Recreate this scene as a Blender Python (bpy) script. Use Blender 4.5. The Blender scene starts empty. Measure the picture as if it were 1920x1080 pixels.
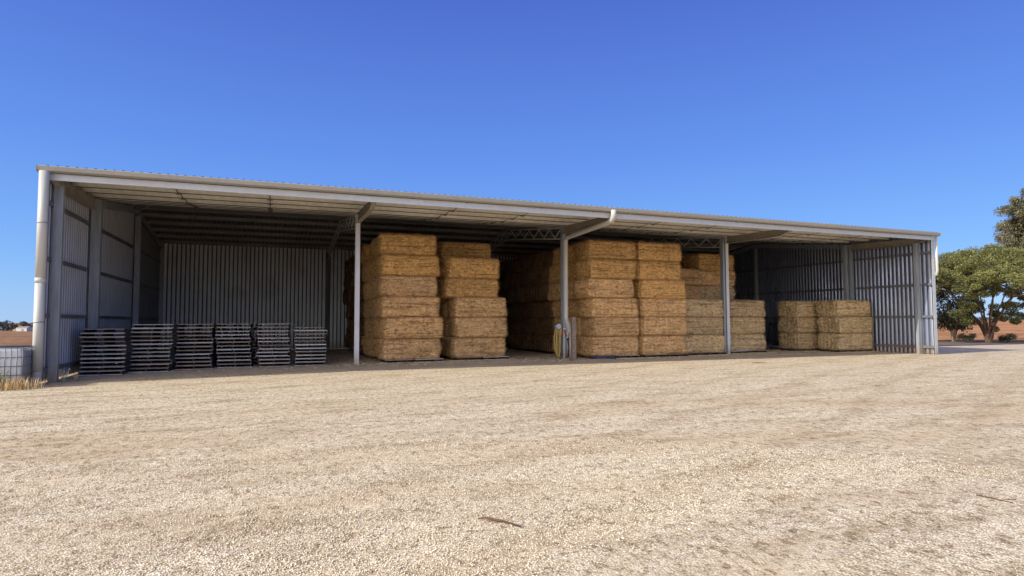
import bpy, math, random
import numpy as np
from mathutils import Vector, Matrix, noise

random.seed(11)
rng = np.random.default_rng(11)
R = math.radians
scene = bpy.context.scene
col = scene.collection

# ------------------------------------------------------------------ camera
cam_d = bpy.data.cameras.new('camera')
cam = bpy.data.objects.new('camera', cam_d)
col.objects.link(cam)
pitch, yaw, roll = .0528, .369, -.003
Fv = Vector((math.sin(yaw)*math.cos(pitch), math.cos(yaw)*math.cos(pitch), math.sin(pitch)))
R0 = Vector((math.cos(yaw), -math.sin(yaw), 0))
U0 = R0.cross(Fv)
Rv = R0*math.cos(roll) + U0*math.sin(roll)
Uv = -R0*math.sin(roll) + U0*math.cos(roll)
M = Matrix((Rv, Uv, -Fv)).transposed().to_4x4()
CAM = Vector((5.275, -22.073, 1.4995))
M.translation = CAM
cam.matrix_world = M
cam_d.sensor_width = 36
cam_d.lens = 1157.3/1920*36
cam_d.clip_start = .1
cam_d.clip_end = 8000
scene.camera = cam

# ------------------------------------------------------------------ tagging
def tag(o, label=None, cat=None, group=None, kind=None):
    if label: o['label'] = label
    if cat: o['category'] = cat
    if group: o['group'] = group
    if kind: o['kind'] = kind
    return o

def empty(name, loc=(0, 0, 0), rz=0, label=None, cat=None, group=None):
    o = bpy.data.objects.new(name, None)
    col.objects.link(o)
    o.location = loc
    o.rotation_euler = (0, 0, rz)
    o.empty_display_size = .2
    return tag(o, label, cat, group)

def link_mesh(name, me, parent=None, mats=()):
    for m in mats: me.materials.append(m)
    o = bpy.data.objects.new(name, me)
    col.objects.link(o)
    if parent is not None: o.parent = parent
    return o

def mesh_np(name, V, Fc, mats=(), parent=None, smooth=False, midx=None):
    """V (n,3) float, Fc (m,k) int with k fixed"""
    V = np.asarray(V, dtype=np.float32); Fc = np.asarray(Fc, dtype=np.int32)
    me = bpy.data.meshes.new(name)
    me.vertices.add(len(V)); me.vertices.foreach_set('co', V.ravel())
    k = Fc.shape[1]
    me.loops.add(Fc.size); me.loops.foreach_set('vertex_index', Fc.ravel())
    me.polygons.add(len(Fc))
    me.polygons.foreach_set('loop_start', np.arange(0, Fc.size, k, dtype=np.int32))
    me.polygons.foreach_set('loop_total', np.full(len(Fc), k, dtype=np.int32))
    if midx is not None: me.polygons.foreach_set('material_index', np.asarray(midx, dtype=np.int32))
    if smooth: me.polygons.foreach_set('use_smooth', np.ones(len(Fc), dtype=bool))
    me.update(calc_edges=True); me.validate()
    return link_mesh(name, me, parent, mats)

class MB:
    def __init__(s): s.v = []; s.f = []; s.sm = []
    def box(s, x0, x1, y0, y1, z0, z1, rot=None, c=None):
        b = len(s.v)
        P = [Vector((x, y, z)) for z in (z0, z1) for y in (y0, y1) for x in (x0, x1)]
        if rot is not None:
            cc = Vector(c) if c is not None else sum(P, Vector())/8
            P = [cc + rot @ (p-cc) for p in P]
        s.v += P
        for q in ((0, 2, 3, 1), (4, 5, 7, 6), (0, 1, 5, 4), (2, 6, 7, 3), (0, 4, 6, 2), (1, 3, 7, 5)):
            s.f.append([b+i for i in q]); s.sm.append(False)
        return s
    def bar(s, a, b_, w, h, up=(0, 0, 1)):
        """box beam from a to b, width w sideways, h along up"""
        a = Vector(a); b_ = Vector(b_); d = (b_-a).normalized(); up = Vector(up)
        sd = d.cross(up)
        if sd.length < 1e-4: sd = d.cross(Vector((1, 0, 0)))
        sd.normalize(); u = sd.cross(d).normalized()
        b = len(s.v)
        for e in (a, b_):
            for i, j in ((-1, -1), (1, -1), (1, 1), (-1, 1)):
                s.v.append(e + sd*(w/2*i) + u*(h/2*j))
        for q in ((0, 3, 2, 1), (4, 5, 6, 7), (0, 1, 5, 4), (1, 2, 6, 5), (2, 3, 7, 6), (3, 0, 4, 7)):
            s.f.append([b+i for i in q]); s.sm.append(False)
        return s
    def tube(s, pts, r, n=12, cap=True):
        pts = [Vector(p) for p in pts]
        rs = r if isinstance(r, (list, tuple)) else [r]*len(pts)
        b0 = len(s.v); prev = None
        for i, p in enumerate(pts):
            d = (pts[min(i+1, len(pts)-1)] - pts[max(i-1, 0)])
            d = d.normalized() if d.length > 1e-9 else Vector((0, 0, 1))
            if prev is None:
                u = d.cross(Vector((0, 0, 1)))
                if u.length < 1e-3: u = d.cross(Vector((1, 0, 0)))
            else:
                u = prev - d*prev.dot(d)
            u.normalize(); prev = u; w = d.cross(u)
            for k in range(n):
                a = 2*math.pi*k/n
                s.v.append(p + (u*math.cos(a) + w*math.sin(a))*rs[i])
        for i in range(len(pts)-1):
            for k in range(n):
                a = b0+i*n+k; b = b0+i*n+(k+1) % n
                s.f.append([a, b, b+n, a+n]); s.sm.append(True)
        if cap:
            s.f.append([b0+k for k in range(n)][::-1]); s.sm.append(False)
            e = b0+(len(pts)-1)*n
            s.f.append([e+k for k in range(n)]); s.sm.append(False)
        return s
    def prism(s, prof, a, b_, axis='x'):
        """profile in plane perpendicular to axis, extruded a->b"""
        b = len(s.v); n = len(prof)
        for t in (a, b_):
            for p, q in prof:
                s.v.append(Vector((t, p, q)) if axis == 'x' else Vector((p, t, q)) if axis == 'y' else Vector((p, q, t)))
        for k in range(n):
            k2 = (k+1) % n
            s.f.append([b+k, b+k2, b+n+k2, b+n+k]); s.sm.append(False)
        s.f.append([b+k for k in range(n)][::-1]); s.sm.append(False)
        s.f.append([b+n+k for k in range(n)]); s.sm.append(False)
        return s
    def build(s, name, mat, parent=None):
        me = bpy.data.meshes.new(name)
        me.from_pydata([tuple(v) for v in s.v], [], s.f)
        me.polygons.foreach_set('use_smooth', s.sm)
        me.update(); 
        import bmesh
        bm = bmesh.new(); bm.from_mesh(me); bmesh.ops.recalc_face_normals(bm, faces=bm.faces); bm.to_mesh(me); bm.free()
        return link_mesh(name, me, parent, [mat] if not isinstance(mat, (list, tuple)) else mat)

# ------------------------------------------------------------------ materials
def newmat(name):
    m = bpy.data.materials.new(name); m.use_nodes = True
    nt = m.node_tree; nt.nodes.clear()
    out = nt.nodes.new('ShaderNodeOutputMaterial')
    bs = nt.nodes.new('ShaderNodeBsdfPrincipled')
    nt.links.new(bs.outputs[0], out.inputs[0])
    return m, nt, bs, out

def N(nt, typ, **kw):
    n = nt.nodes.new(typ)
    for k, v in kw.items():
        if k.startswith('i_'):
            key = k[2:]
            n.inputs[int(key) if key.isdigit() else key.replace('_', ' ')].default_value = v
        else: setattr(n, k, v)
    return n

def ramp(nt, stops, interp='LINEAR'):
    r = nt.nodes.new('ShaderNodeValToRGB'); r.color_ramp.interpolation = interp
    e = r.color_ramp.elements
    while len(e) < len(stops): e.new(.5)
    for i, (p, c) in enumerate(stops):
        e[i].position = p; e[i].color = (*c, 1) if len(c) == 3 else c
    return r

def mix(nt, a, b, fac, mode='MIX'):
    m = nt.nodes.new('ShaderNodeMix'); m.data_type = 'RGBA'; m.blend_type = mode
    for sock, v in ((m.inputs[6], a), (m.inputs[7], b), (m.inputs[0], fac)):
        if isinstance(v, (int, float)): sock.default_value = v
        elif isinstance(v, tuple): sock.default_value = (*v, 1) if len(v) == 3 else v
        else: nt.links.new(v, sock)
    return m.outputs[2]

def metal(name, base, var=.12, metallic=.45, rough=.42, scale=3.0, stain=None, stain_amt=.4, streak=True):
    m, nt, bs, out = newmat(name)
    L = nt.links
    geo = N(nt, 'ShaderNodeNewGeometry')
    mp = N(nt, 'ShaderNodeMapping'); mp.inputs['Scale'].default_value = (1, 1, .12 if streak else 1)
    L.new(geo.outputs['Position'], mp.inputs[0])
    n1 = N(nt, 'ShaderNodeTexNoise', i_Scale=scale*4, i_Detail=5.0, i_Roughness=.6); L.new(mp.outputs[0], n1.inputs[0])
    n2 = N(nt, 'ShaderNodeTexNoise', i_Scale=scale*.35, i_Detail=4.0); L.new(geo.outputs['Position'], n2.inputs[0])
    d = tuple(c*(1-var*1.6) for c in base); l = tuple(min(1, c*(1+var)) for c in base)
    r1 = ramp(nt, [(.3, d), (.7, l)]); L.new(n1.outputs[0], r1.inputs[0])
    c = r1.outputs[0]
    if stain:
        r2 = ramp(nt, [(.48, (0, 0, 0)), (.75, (stain_amt,)*3)]); L.new(n2.outputs[0], r2.inputs[0])
        c = mix(nt, c, stain, r2.outputs[0])
    # mud splash near the ground
    sz = N(nt, 'ShaderNodeSeparateXYZ'); L.new(geo.outputs['Position'], sz.inputs[0])
    ns = N(nt, 'ShaderNodeTexNoise', i_Scale=6.0, i_Detail=5.0, i_Roughness=.7); L.new(geo.outputs['Position'], ns.inputs[0])
    ma = N(nt, 'ShaderNodeMath', operation='MULTIPLY_ADD'); ma.inputs[1].default_value = -.7; L.new(ns.outputs[0], ma.inputs[0]); L.new(sz.outputs[2], ma.inputs[2])
    mz = N(nt, 'ShaderNodeMapRange'); mz.inputs[1].default_value = .12; mz.inputs[2].default_value = -.38; mz.inputs[4].default_value = .8; L.new(ma.outputs[0], mz.inputs[0])
    c = mix(nt, c, (.34, .25, .17), mz.outputs[0])
    L.new(c, bs.inputs['Base Color'])
    bs.inputs['Metallic'].default_value = metallic
    rr = ramp(nt, [(.3, (rough-.08,)*3), (.7, (rough+.14,)*3)]); L.new(n2.outputs[0], rr.inputs[0])
    L.new(rr.outputs[0], bs.inputs['Roughness'])
    bp = N(nt, 'ShaderNodeBump', i_Strength=.08, i_Distance=.02); L.new(n2.outputs[0], bp.inputs['Height']); L.new(bp.outputs[0], bs.inputs['Normal'])
    return m

M_wall = metal('zinc_wall_sheet', (.17, .19, .25), .12, .5, .42, 2.5, (.30, .22, .18), .4)
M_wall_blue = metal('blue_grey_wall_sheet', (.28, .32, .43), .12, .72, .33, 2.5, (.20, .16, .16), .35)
M_groove = metal('shaded_groove_zinc', (.13, .14, .17), .15, .4, .5, 2.5)  # darkened zinc, paints shade into the grooves and rear bay pans
M_ribface = metal('lit_rib_zinc', (.52, .54, .60), .1, .2, .45, 2.5)  # paler zinc copy, paints the light on the front rib faces
M_ribshade = metal('shaded_rib_zinc', (.24, .245, .26), .12, .2, .55, 2.5)  # dimmed rib copy, rear bay shade put into its colour
M_girt = metal('dull_girt_steel', (.17, .175, .20), .14, .3, .5, 2.5)  # dull dark steel of the girts
M_back = metal('zinc_back_sheet', (.90, .95, 1.0), .06, .0, .55, 2.5, (.34, .28, .24), .3)
M_roof = metal('zinc_roof_sheet', (.17, .165, .16), .12, .3, .5, 2.0)
M_purlin = metal('galvanised_purlin', (.80, .77, .69), .1, .15, .55, 1.5, (.40, .34, .26), .5, False)
M_purlin_new = metal('pale_purlin', (.80, .77, .68), .06, .1, .5, 1.5, None, 0, False)
M_main = metal('shaded_roof_purlin', (.24, .235, .23), .14, .2, .55, 1.5, (.13, .12, .11), .5, False)  # darkened purlin copy, shade of the deep roof put into the colour
M_truss = metal('pale_truss_steel', (.62, .62, .60), .1, .2, .5, 2.5)
M_steel = metal('galvanised_steel', (.36, .39, .43), .14, .35, .5, 2.5, (.27, .26, .25), .3)
M_beam = metal('dull_beam_steel', (.36, .33, .28), .16, .2, .6, 2.5, (.22, .18, .14), .6, False)
M_white = metal('white_painted_steel', (.66, .68, .72), .07, .05, .45, 2.5, (.5, .46, .4), .3)
M_gutter = metal('cream_gutter', (.33, .32, .285), .06, .05, .45, 1.5, (.42, .36, .28), .5, False)
M_fascia = metal('pale_fascia', (.52, .55, .59), .06, .15, .45, 1.5, (.5, .46, .4), .4, False)
M_pipe = metal('white_pipe', (.50, .50, .47), .05, .0, .38, 2.0, (.52, .47, .38), .35)
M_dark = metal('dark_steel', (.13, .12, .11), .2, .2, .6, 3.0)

def simple(name, base, rough=.6, var=.2, scale=12, metallic=0, spec=None):
    m, nt, bs, out = newmat(name); L = nt.links
    tc = N(nt, 'ShaderNodeTexCoord'); n = N(nt, 'ShaderNodeTexNoise', i_Scale=float(scale), i_Detail=4.0)
    L.new(tc.outputs['Object'], n.inputs[0])
    r = ramp(nt, [(.3, tuple(c*(1-var) for c in base)), (.7, tuple(min(1, c*(1+var)) for c in base))])
    L.new(n.outputs[0], r.inputs[0]); L.new(r.outputs[0], bs.inputs['Base Color'])
    bs.inputs['Roughness'].default_value = rough; bs.inputs['Metallic'].default_value = metallic
    return m

def hay(name, cols, stripe=(.10, .06, .035)):
    m, nt, bs, out = newmat(name); L = nt.links
    tc = N(nt, 'ShaderNodeTexCoord'); oi = N(nt, 'ShaderNodeObjectInfo')
    add = N(nt, 'ShaderNodeVectorMath', operation='ADD'); L.new(tc.outputs['Object'], add.inputs[0])
    cmb = N(nt, 'ShaderNodeCombineXYZ'); mul = N(nt, 'ShaderNodeMath', operation='MULTIPLY'); mul.inputs[1].default_value = 37.0
    L.new(oi.outputs['Random'], mul.inputs[0])
    for k in range(3): L.new(mul.outputs[0], cmb.inputs[k])
    L.new(cmb.outputs[0], add.inputs[1])
    # straw stems: noise stretched both ways
    def st(scale, v):
        mp = N(nt, 'ShaderNodeMapping'); mp.inputs['Scale'].default_value = v; L.new(add.outputs[0], mp.inputs[0])
        n = N(nt, 'ShaderNodeTexNoise', i_Scale=scale, i_Detail=6.0, i_Roughness=.72); L.new(mp.outputs[0], n.inputs[0]); return n
    a = st(17.0, (.5, 1, 2.2)); b = st(20.0, (1.6, 1, .5)); big = st(2.2, (1, 1, 1.3)); lay = st(5.0, (.12, 1.0, 2.6))
    co = st(8.0, (.7, 1, 1.8)); fk = st(3.2, (2.6, .8, .35))
    mx = N(nt, 'ShaderNodeMath', operation='MAXIMUM'); L.new(a.outputs[0], mx.inputs[0]); L.new(b.outputs[0], mx.inputs[1])
    r = ramp(nt, [(.38, cols[0]), (.48, cols[1]), (.58, cols[2]), (.70, cols[3])]); L.new(mx.outputs[0], r.inputs[0])
    rb = ramp(nt, [(.3, (.82, .80, .78)), (.7, (1.1, 1.09, 1.06))]); L.new(big.outputs[0], rb.inputs[0])
    c = mix(nt, r.outputs[0], rb.outputs[0], 1.0, 'MULTIPLY')
    rl = ramp(nt, [(.38, (.45, .40, .36)), (.48, (1, 1, 1))]); L.new(lay.outputs[0], rl.inputs[0])
    c = mix(nt, c, rl.outputs[0], .8, 'MULTIPLY')
    rc = ramp(nt, [(.36, (.48, .42, .36)), (.48, (1, 1, 1)), (.64, (1.2, 1.18, 1.14))]); L.new(co.outputs[0], rc.inputs[0])
    c = mix(nt, c, rc.outputs[0], .9, 'MULTIPLY')
    rf = ramp(nt, [(.34, (.62, .57, .52)), (.44, (1, 1, 1))]); L.new(fk.outputs[0], rf.inputs[0])
    c = mix(nt, c, rf.outputs[0], .7, 'MULTIPLY')
    # per bale tint
    rv = ramp(nt, [(0, (.88, .86, .86)), (.5, (1, 1, 1)), (1, (1.08, 1.05, 1.0))]); L.new(oi.outputs['Random'], rv.inputs[0])
    c = mix(nt, c, rv.outputs[0], 1.0, 'MULTIPLY')
    L.new(c, bs.inputs['Base Color'])
    bs.inputs['Roughness'].default_value = .85
    bs.inputs['Specular IOR Level'].default_value = .15
    bp = N(nt, 'ShaderNodeBump', i_Strength=1.0, i_Distance=.05)
    ad = N(nt, 'ShaderNodeMath', operation='ADD'); L.new(mx.outputs[0], ad.inputs[0]); L.new(lay.outputs[0], ad.inputs[1])
    ad2 = N(nt, 'ShaderNodeMath', operation='ADD'); L.new(ad.outputs[0], ad2.inputs[0]); L.new(co.outputs[0], ad2.inputs[1]); L.new(ad2.outputs[0], bp.inputs['Height']); L.new(bp.outputs[0], bs.inputs['Normal'])
    return m

H_gold = hay('golden_hay', [(.30, .16, .05), (.72, .42, .145), (.94, .62, .27), (1.0, .86, .53)])
H_brown = hay('brown_hay', [(.28, .15, .065), (.72, .44, .205), (.95, .66, .35), (1.0, .88, .60)])
H_green = hay('green_grey_hay', [(.26, .18, .09), (.62, .46, .26), (.84, .66, .41), (.96, .84, .60)])

H_dark = hay('shaded_hay', [(.05, .025, .018), (.14, .075, .045), (.26, .15, .085), (.40, .26, .15)])  # hay darkened to paint the shade on the deep rows

def wood(name, base):
    m, nt, bs, out = newmat(name); L = nt.links
    tc = N(nt, 'ShaderNodeTexCoord'); oi = N(nt, 'ShaderNodeObjectInfo')
    mp = N(nt, 'ShaderNodeMapping'); mp.inputs['Scale'].default_value = (2, 14, 14); L.new(tc.outputs['Object'], mp.inputs[0])
    n = N(nt, 'ShaderNodeTexNoise', i_Scale=3.0, i_Detail=5.0); L.new(mp.outputs[0], n.inputs[0])
    r = ramp(nt, [(.3, tuple(c*.55 for c in base)), (.7, tuple(c*1.25 for c in base))]); L.new(n.outputs[0], r.inputs[0])
    rv = ramp(nt, [(0, (.55, .5, .48)), (.6, (1, 1, 1)), (1, (1.35, 1.35, 1.4))]); L.new(oi.outputs['Random'], rv.inputs[0])
    c = mix(nt, r.outputs[0], rv.outputs[0], 1.0, 'MULTIPLY'); L.new(c, bs.inputs['Base Color'])
    bs.inputs['Roughness'].default_value = .8
    return m
W_grey = wood('weathered_pallet_wood', (.50, .49, .49))
W_dark = wood('shaded_pallet_wood', (.045, .04, .038))  # near-black wood, paints the shade inside the pallets
W_brown = wood('brown_pallet_wood', (.36, .29, .26))
W_post = wood('post_timber', (.34, .27, .22))

# gravel ---------------------------------------------------------
def gravel():
    m, nt, bs, out = newmat('crushed_limestone_gravel'); L = nt.links
    geo = N(nt, 'ShaderNodeNewGeometry')
    P = geo.outputs['Position']
    v1 = N(nt, 'ShaderNodeTexVoronoi', i_Scale=72.0); L.new(P, v1.inputs[0])
    v2 = N(nt, 'ShaderNodeTexVoronoi', i_Scale=23.0); L.new(P, v2.inputs[0])
    fine = N(nt, 'ShaderNodeTexNoise', i_Scale=120.0, i_Detail=3.0); L.new(P, fine.inputs[0])
    sep = N(nt, 'ShaderNodeSeparateColor'); L.new(v1.outputs['Color'], sep.inputs[0])
    rs = ramp(nt, [(0, (.52, .41, .28)), (.3, (.80, .68, .50)), (.7, (.92, .82, .65)), (1, (.99, .94, .82))]); L.new(sep.outputs[0], rs.inputs[0])
    # dirt and contact shade painted between the stones
    rd = ramp(nt, [(.42, (0, 0, 0)), (.72, (1, 1, 1))]); 
    md = N(nt, 'ShaderNodeMath', operation='MULTIPLY'); md.inputs[1].default_value = 1.15
    L.new(v1.outputs['Distance'], md.inputs[0]); L.new(md.outputs[0], rd.inputs[0])
    dirt_shade = (.42, .32, .205)
    c = mix(nt, rs.outputs[0], dirt_shade, rd.outputs[0])
    # broad patches: sandy brown places where fewer stones lie
    mp = N(nt, 'ShaderNodeMapping'); mp.inputs['Rotation'].default_value = (0, 0, R(-28)); mp.inputs['Scale'].default_value = (.28, .85, 1); L.new(P, mp.inputs[0])
    nb = N(nt, 'ShaderNodeTexNoise', i_Scale=.75, i_Detail=6.0, i_Roughness=.62, i_Distortion=.6); L.new(mp.outputs[0], nb.inputs[0])
    rb = ramp(nt, [(.45, (0, 0, 0)), (.53, (.55, .55, .55)), (.64, (.95, .95, .95))]); L.new(nb.outputs[0], rb.inputs[0])
    sy = N(nt, 'ShaderNodeSeparateXYZ'); L.new(P, sy.inputs[0])
    near = N(nt, 'ShaderNodeMapRange'); near.inputs[1].default_value = -8.5; near.inputs[2].default_value = -12.5; near.inputs[3].default_value = .25; L.new(sy.outputs[1], near.inputs[0])
    pm = N(nt, 'ShaderNodeMath', operation='MULTIPLY'); L.new(rb.outputs[0], pm.inputs[0]); L.new(near.outputs[0], pm.inputs[1])
    c = mix(nt, c, (.54, .42, .285), pm.outputs[0])
    n3 = N(nt, 'ShaderNodeTexNoise', i_Scale=2.6, i_Detail=7.0, i_Roughness=.7); L.new(mp.outputs[0], n3.inputs[0])
    r3 = ramp(nt, [(.33, (.70, .65, .58)), (.5, (1, 1, 1)), (.75, (1.1, 1.09, 1.07))]); L.new(n3.outputs[0], r3.inputs[0])
    c = mix(nt, c, r3.outputs[0], 1.0, 'MULTIPLY')
    mf = N(nt, 'ShaderNodeMapping'); mf.inputs['Scale'].default_value = (.7, 1.3, 1); L.new(P, mf.inputs[0])
    n4 = N(nt, 'ShaderNodeTexNoise', i_Scale=11.0, i_Detail=5.0, i_Roughness=.8); L.new(mf.outputs[0], n4.inputs[0])
    r4 = ramp(nt, [(.34, (.60, .54, .47)), (.48, (1, 1, 1)), (.7, (1.1, 1.1, 1.1))]); L.new(n4.outputs[0], r4.inputs[0])
    c = mix(nt, c, r4.outputs[0], .9, 'MULTIPLY')
    n5 = N(nt, 'ShaderNodeTexNoise', i_Scale=5.0, i_Detail=9.0, i_Roughness=.88); L.new(P, n5.inputs[0])
    r5 = ramp(nt, [(.36, (.55, .46, .36)), (.43, (1, 1, 1)), (.8, (1, 1, 1))]); L.new(n5.outputs[0], r5.inputs[0])
    c = mix(nt, c, r5.outputs[0], .9, 'MULTIPLY')
    n6 = N(nt, 'ShaderNodeTexNoise', i_Scale=13.0, i_Detail=3.0, i_Roughness=.9); m6 = N(nt, 'ShaderNodeMapping'); m6.inputs['Rotation'].default_value = (0, 0, R(-21)); m6.inputs['Scale'].default_value = (.8, .45, 1); L.new(P, m6.inputs[0]); L.new(m6.outputs[0], n6.inputs[0])
    r6 = ramp(nt, [(.39, (.52, .45, .37)), (.46, (1, 1, 1)), (.62, (1.12, 1.12, 1.12))]); L.new(n6.outputs[0], r6.inputs[0])
    c = mix(nt, c, r6.outputs[0], .85, 'MULTIPLY')
    c = mix(nt, c, (1.0, 1.02, 1.0), 1.0, 'MULTIPLY')
    # wheel tracks: long faint arcs
    mt = N(nt, 'ShaderNodeMapping'); mt.inputs['Rotation'].default_value = (0, 0, R(62)); L.new(P, mt.inputs[0])
    w = N(nt, 'ShaderNodeTexWave', i_Scale=.17, i_Distortion=5.0, i_Detail=3.0); w.inputs['Detail Scale'].default_value = .35; L.new(mt.outputs[0], w.inputs[0])
    rw = ramp(nt, [(.80, (1, 1, 1)), (.95, (.84, .80, .76))]); L.new(w.outputs[0], rw.inputs[0])
    c = mix(nt, c, rw.outputs[0], .5, 'MULTIPLY')
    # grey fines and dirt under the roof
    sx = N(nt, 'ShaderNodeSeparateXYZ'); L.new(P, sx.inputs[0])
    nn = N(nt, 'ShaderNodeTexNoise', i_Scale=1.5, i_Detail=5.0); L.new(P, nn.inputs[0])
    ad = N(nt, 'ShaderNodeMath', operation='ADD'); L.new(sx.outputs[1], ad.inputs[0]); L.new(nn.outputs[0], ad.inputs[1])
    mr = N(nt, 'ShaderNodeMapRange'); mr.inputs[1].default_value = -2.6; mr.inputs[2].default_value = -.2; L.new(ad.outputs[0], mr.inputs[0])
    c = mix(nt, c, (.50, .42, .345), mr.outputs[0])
    L.new(c, bs.inputs['Base Color'])
    bs.inputs['Roughness'].default_value = .92; bs.inputs['Specular IOR Level'].default_value = .1
    inv = N(nt, 'ShaderNodeMath', operation='SUBTRACT'); inv.inputs[0].default_value = 1; L.new(v1.outputs['Distance'], inv.inputs[1])
    b1 = N(nt, 'ShaderNodeBump', i_Strength=.6, i_Distance=.012); L.new(inv.outputs[0], b1.inputs['Height'])
    inv2 = N(nt, 'ShaderNodeMath', operation='SUBTRACT'); inv2.inputs[0].default_value = 1; L.new(v2.outputs['Distance'], inv2.inputs[1])
    b2 = N(nt, 'ShaderNodeBump', i_Strength=.35, i_Distance=.015); L.new(inv2.outputs[0], b2.inputs['Height']); L.new(b1.outputs[0], b2.inputs['Normal'])
    b4 = N(nt, 'ShaderNodeBump', i_Strength=.5, i_Distance=.03); L.new(n4.outputs[0], b4.inputs['Height']); L.new(b2.outputs[0], b4.inputs['Normal'])
    b3 = N(nt, 'ShaderNodeBump', i_Strength=.6, i_Distance=.08); L.new(n3.outputs[0], b3.inputs['Height']); L.new(b4.outputs[0], b3.inputs['Normal'])
    L.new(b3.outputs[0], bs.inputs['Normal'])
    return m
M_gravel = gravel()

def field_mat():
    m, nt, bs, out = newmat('ploughed_field_soil'); L = nt.links
    geo = N(nt, 'ShaderNodeNewGeometry'); P = geo.outputs['Position']
    n1 = N(nt, 'ShaderNodeTexNoise', i_Scale=1.1, i_Detail=8.0, i_Roughness=.75); L.new(P, n1.inputs[0])
    n2 = N(nt, 'ShaderNodeTexNoise', i_Scale=.06, i_Detail=5.0); L.new(P, n2.inputs[0])
    rl = ramp(nt, [(.35, (.10, .055, .03)), (.5, (.27, .15, .085)), (.68, (.44, .28, .16))]); L.new(n1.outputs[0], rl.inputs[0])
    rr = ramp(nt, [(.35, (.26, .12, .055)), (.5, (.40, .20, .10)), (.68, (.56, .34, .19))]); L.new(n1.outputs[0], rr.inputs[0])
    sx = N(nt, 'ShaderNodeSeparateXYZ'); L.new(P, sx.inputs[0])
    mr = N(nt, 'ShaderNodeMapRange'); mr.inputs[1].default_value = 5; mr.inputs[2].default_value = 45; L.new(sx.outputs[0], mr.inputs[0])
    c = mix(nt, rl.outputs[0], rr.outputs[0], mr.outputs[0])
    r2 = ramp(nt, [(.35, (.75, .72, .7)), (.6, (1.1, 1.1, 1.05))]); L.new(n2.outputs[0], r2.inputs[0])
    c = mix(nt, c, r2.outputs[0], 1.0, 'MULTIPLY')
    L.new(c, bs.inputs['Base Color']); bs.inputs['Roughness'].default_value = .95; bs.inputs['Specular IOR Level'].default_value = .05
    bp = N(nt, 'ShaderNodeBump', i_Strength=.8, i_Distance=.25); L.new(n1.outputs[0], bp.inputs['Height']); L.new(bp.outputs[0], bs.inputs['Normal'])
    return m
M_field = field_mat()

def leafmat(name, c0, c1, c2):
    m, nt, bs, out = newmat(name); L = nt.links
    geo = N(nt, 'ShaderNodeNewGeometry')
    n = N(nt, 'ShaderNodeTexNoise', i_Scale=.9, i_Detail=3.0); L.new(geo.outputs['Position'], n.inputs[0])
    ad = N(nt, 'ShaderNodeMath', operation='MULTIPLY_ADD'); L.new(geo.outputs['Random Per Island'], ad.inputs[0]); ad.inputs[1].default_value = .5
    L.new(n.outputs[0], ad.inputs[2])
    r = ramp(nt, [(.45, c0), (.7, c1), (1.0, c2)]); L.new(ad.outputs[0], r.inputs[0])
    L.new(r.outputs[0], bs.inputs['Base Color']); bs.inputs['Roughness'].default_value = .55
    tr = N(nt, 'ShaderNodeBsdfTranslucent'); L.new(r.outputs[0], tr.inputs[0])
    ms = N(nt, 'ShaderNodeMixShader'); ms.inputs[0].default_value = .3
    L.new(bs.outputs[0], ms.inputs[1]); L.new(tr.outputs[0], ms.inputs[2]); L.new(ms.outputs[0], out.inputs[0])
    return m
L_wattle = leafmat('bright_acacia_leaves', (.05, .055, .018), (.155, .165, .048), (.34, .33, .11))
L_gum = leafmat('grey_gum_leaves', (.06, .065, .035), (.16, .16, .085), (.32, .30, .18))
L_dark = leafmat('dark_bush_leaves', (.025, .030, .016), (.06, .07, .035), (.12, .12, .06))
L_far = leafmat('distant_leaves', (.03, .035, .03), (.055, .06, .05), (.10, .10, .08))
M_bark = simple('pale_bark', (.34, .24, .17), .85, .35, 6)
M_bark_red = simple('red_brown_bark', (.11, .065, .042), .85, .35, 6)
M_dry = simple('dry_grass', (.60, .42, .18), .8, .35, 3)
M_dry2 = simple('bleached_grass', (.70, .58, .36), .8, .3, 3)
M_weed = simple('weed_leaf', (.20, .20, .09), .7, .35, 5)
M_stick = simple('dry_stick', (.12, .065, .035), .85, .3, 20)
M_rope = simple('yellow_hose', (.50, .38, .14), .5, .12, 8)
M_blue = simple('pale_blue_plastic', (.45, .55, .66), .35, .1, 10)
M_orange = simple('orange_rubber', (.75, .30, .10), .5, .15, 10)
M_red = simple('red_plastic', (.55, .06, .04), .4, .1, 10)
M_black = simple('black_plastic', (.02, .02, .022), .45, .2, 10)
M_navy = simple('dark_blue_strap', (.03, .035, .12), .6, .2, 10)
M_tank = simple('milky_tank_plastic', (.62, .64, .66), .3, .05, 4)
M_cage = metal('cage_steel', (.15, .155, .17), .1, .5, .45, 6)
M_stone = simple('loose_limestone', (.66, .58, .46), .9, .35, 40)
M_litter = simple('leaf_litter_soil', (.14, .10, .075), .95, .45, 3)
M_grey_cladding = simple('pale_cladding', (.55, .56, .56), .6, .06, 1)

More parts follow.
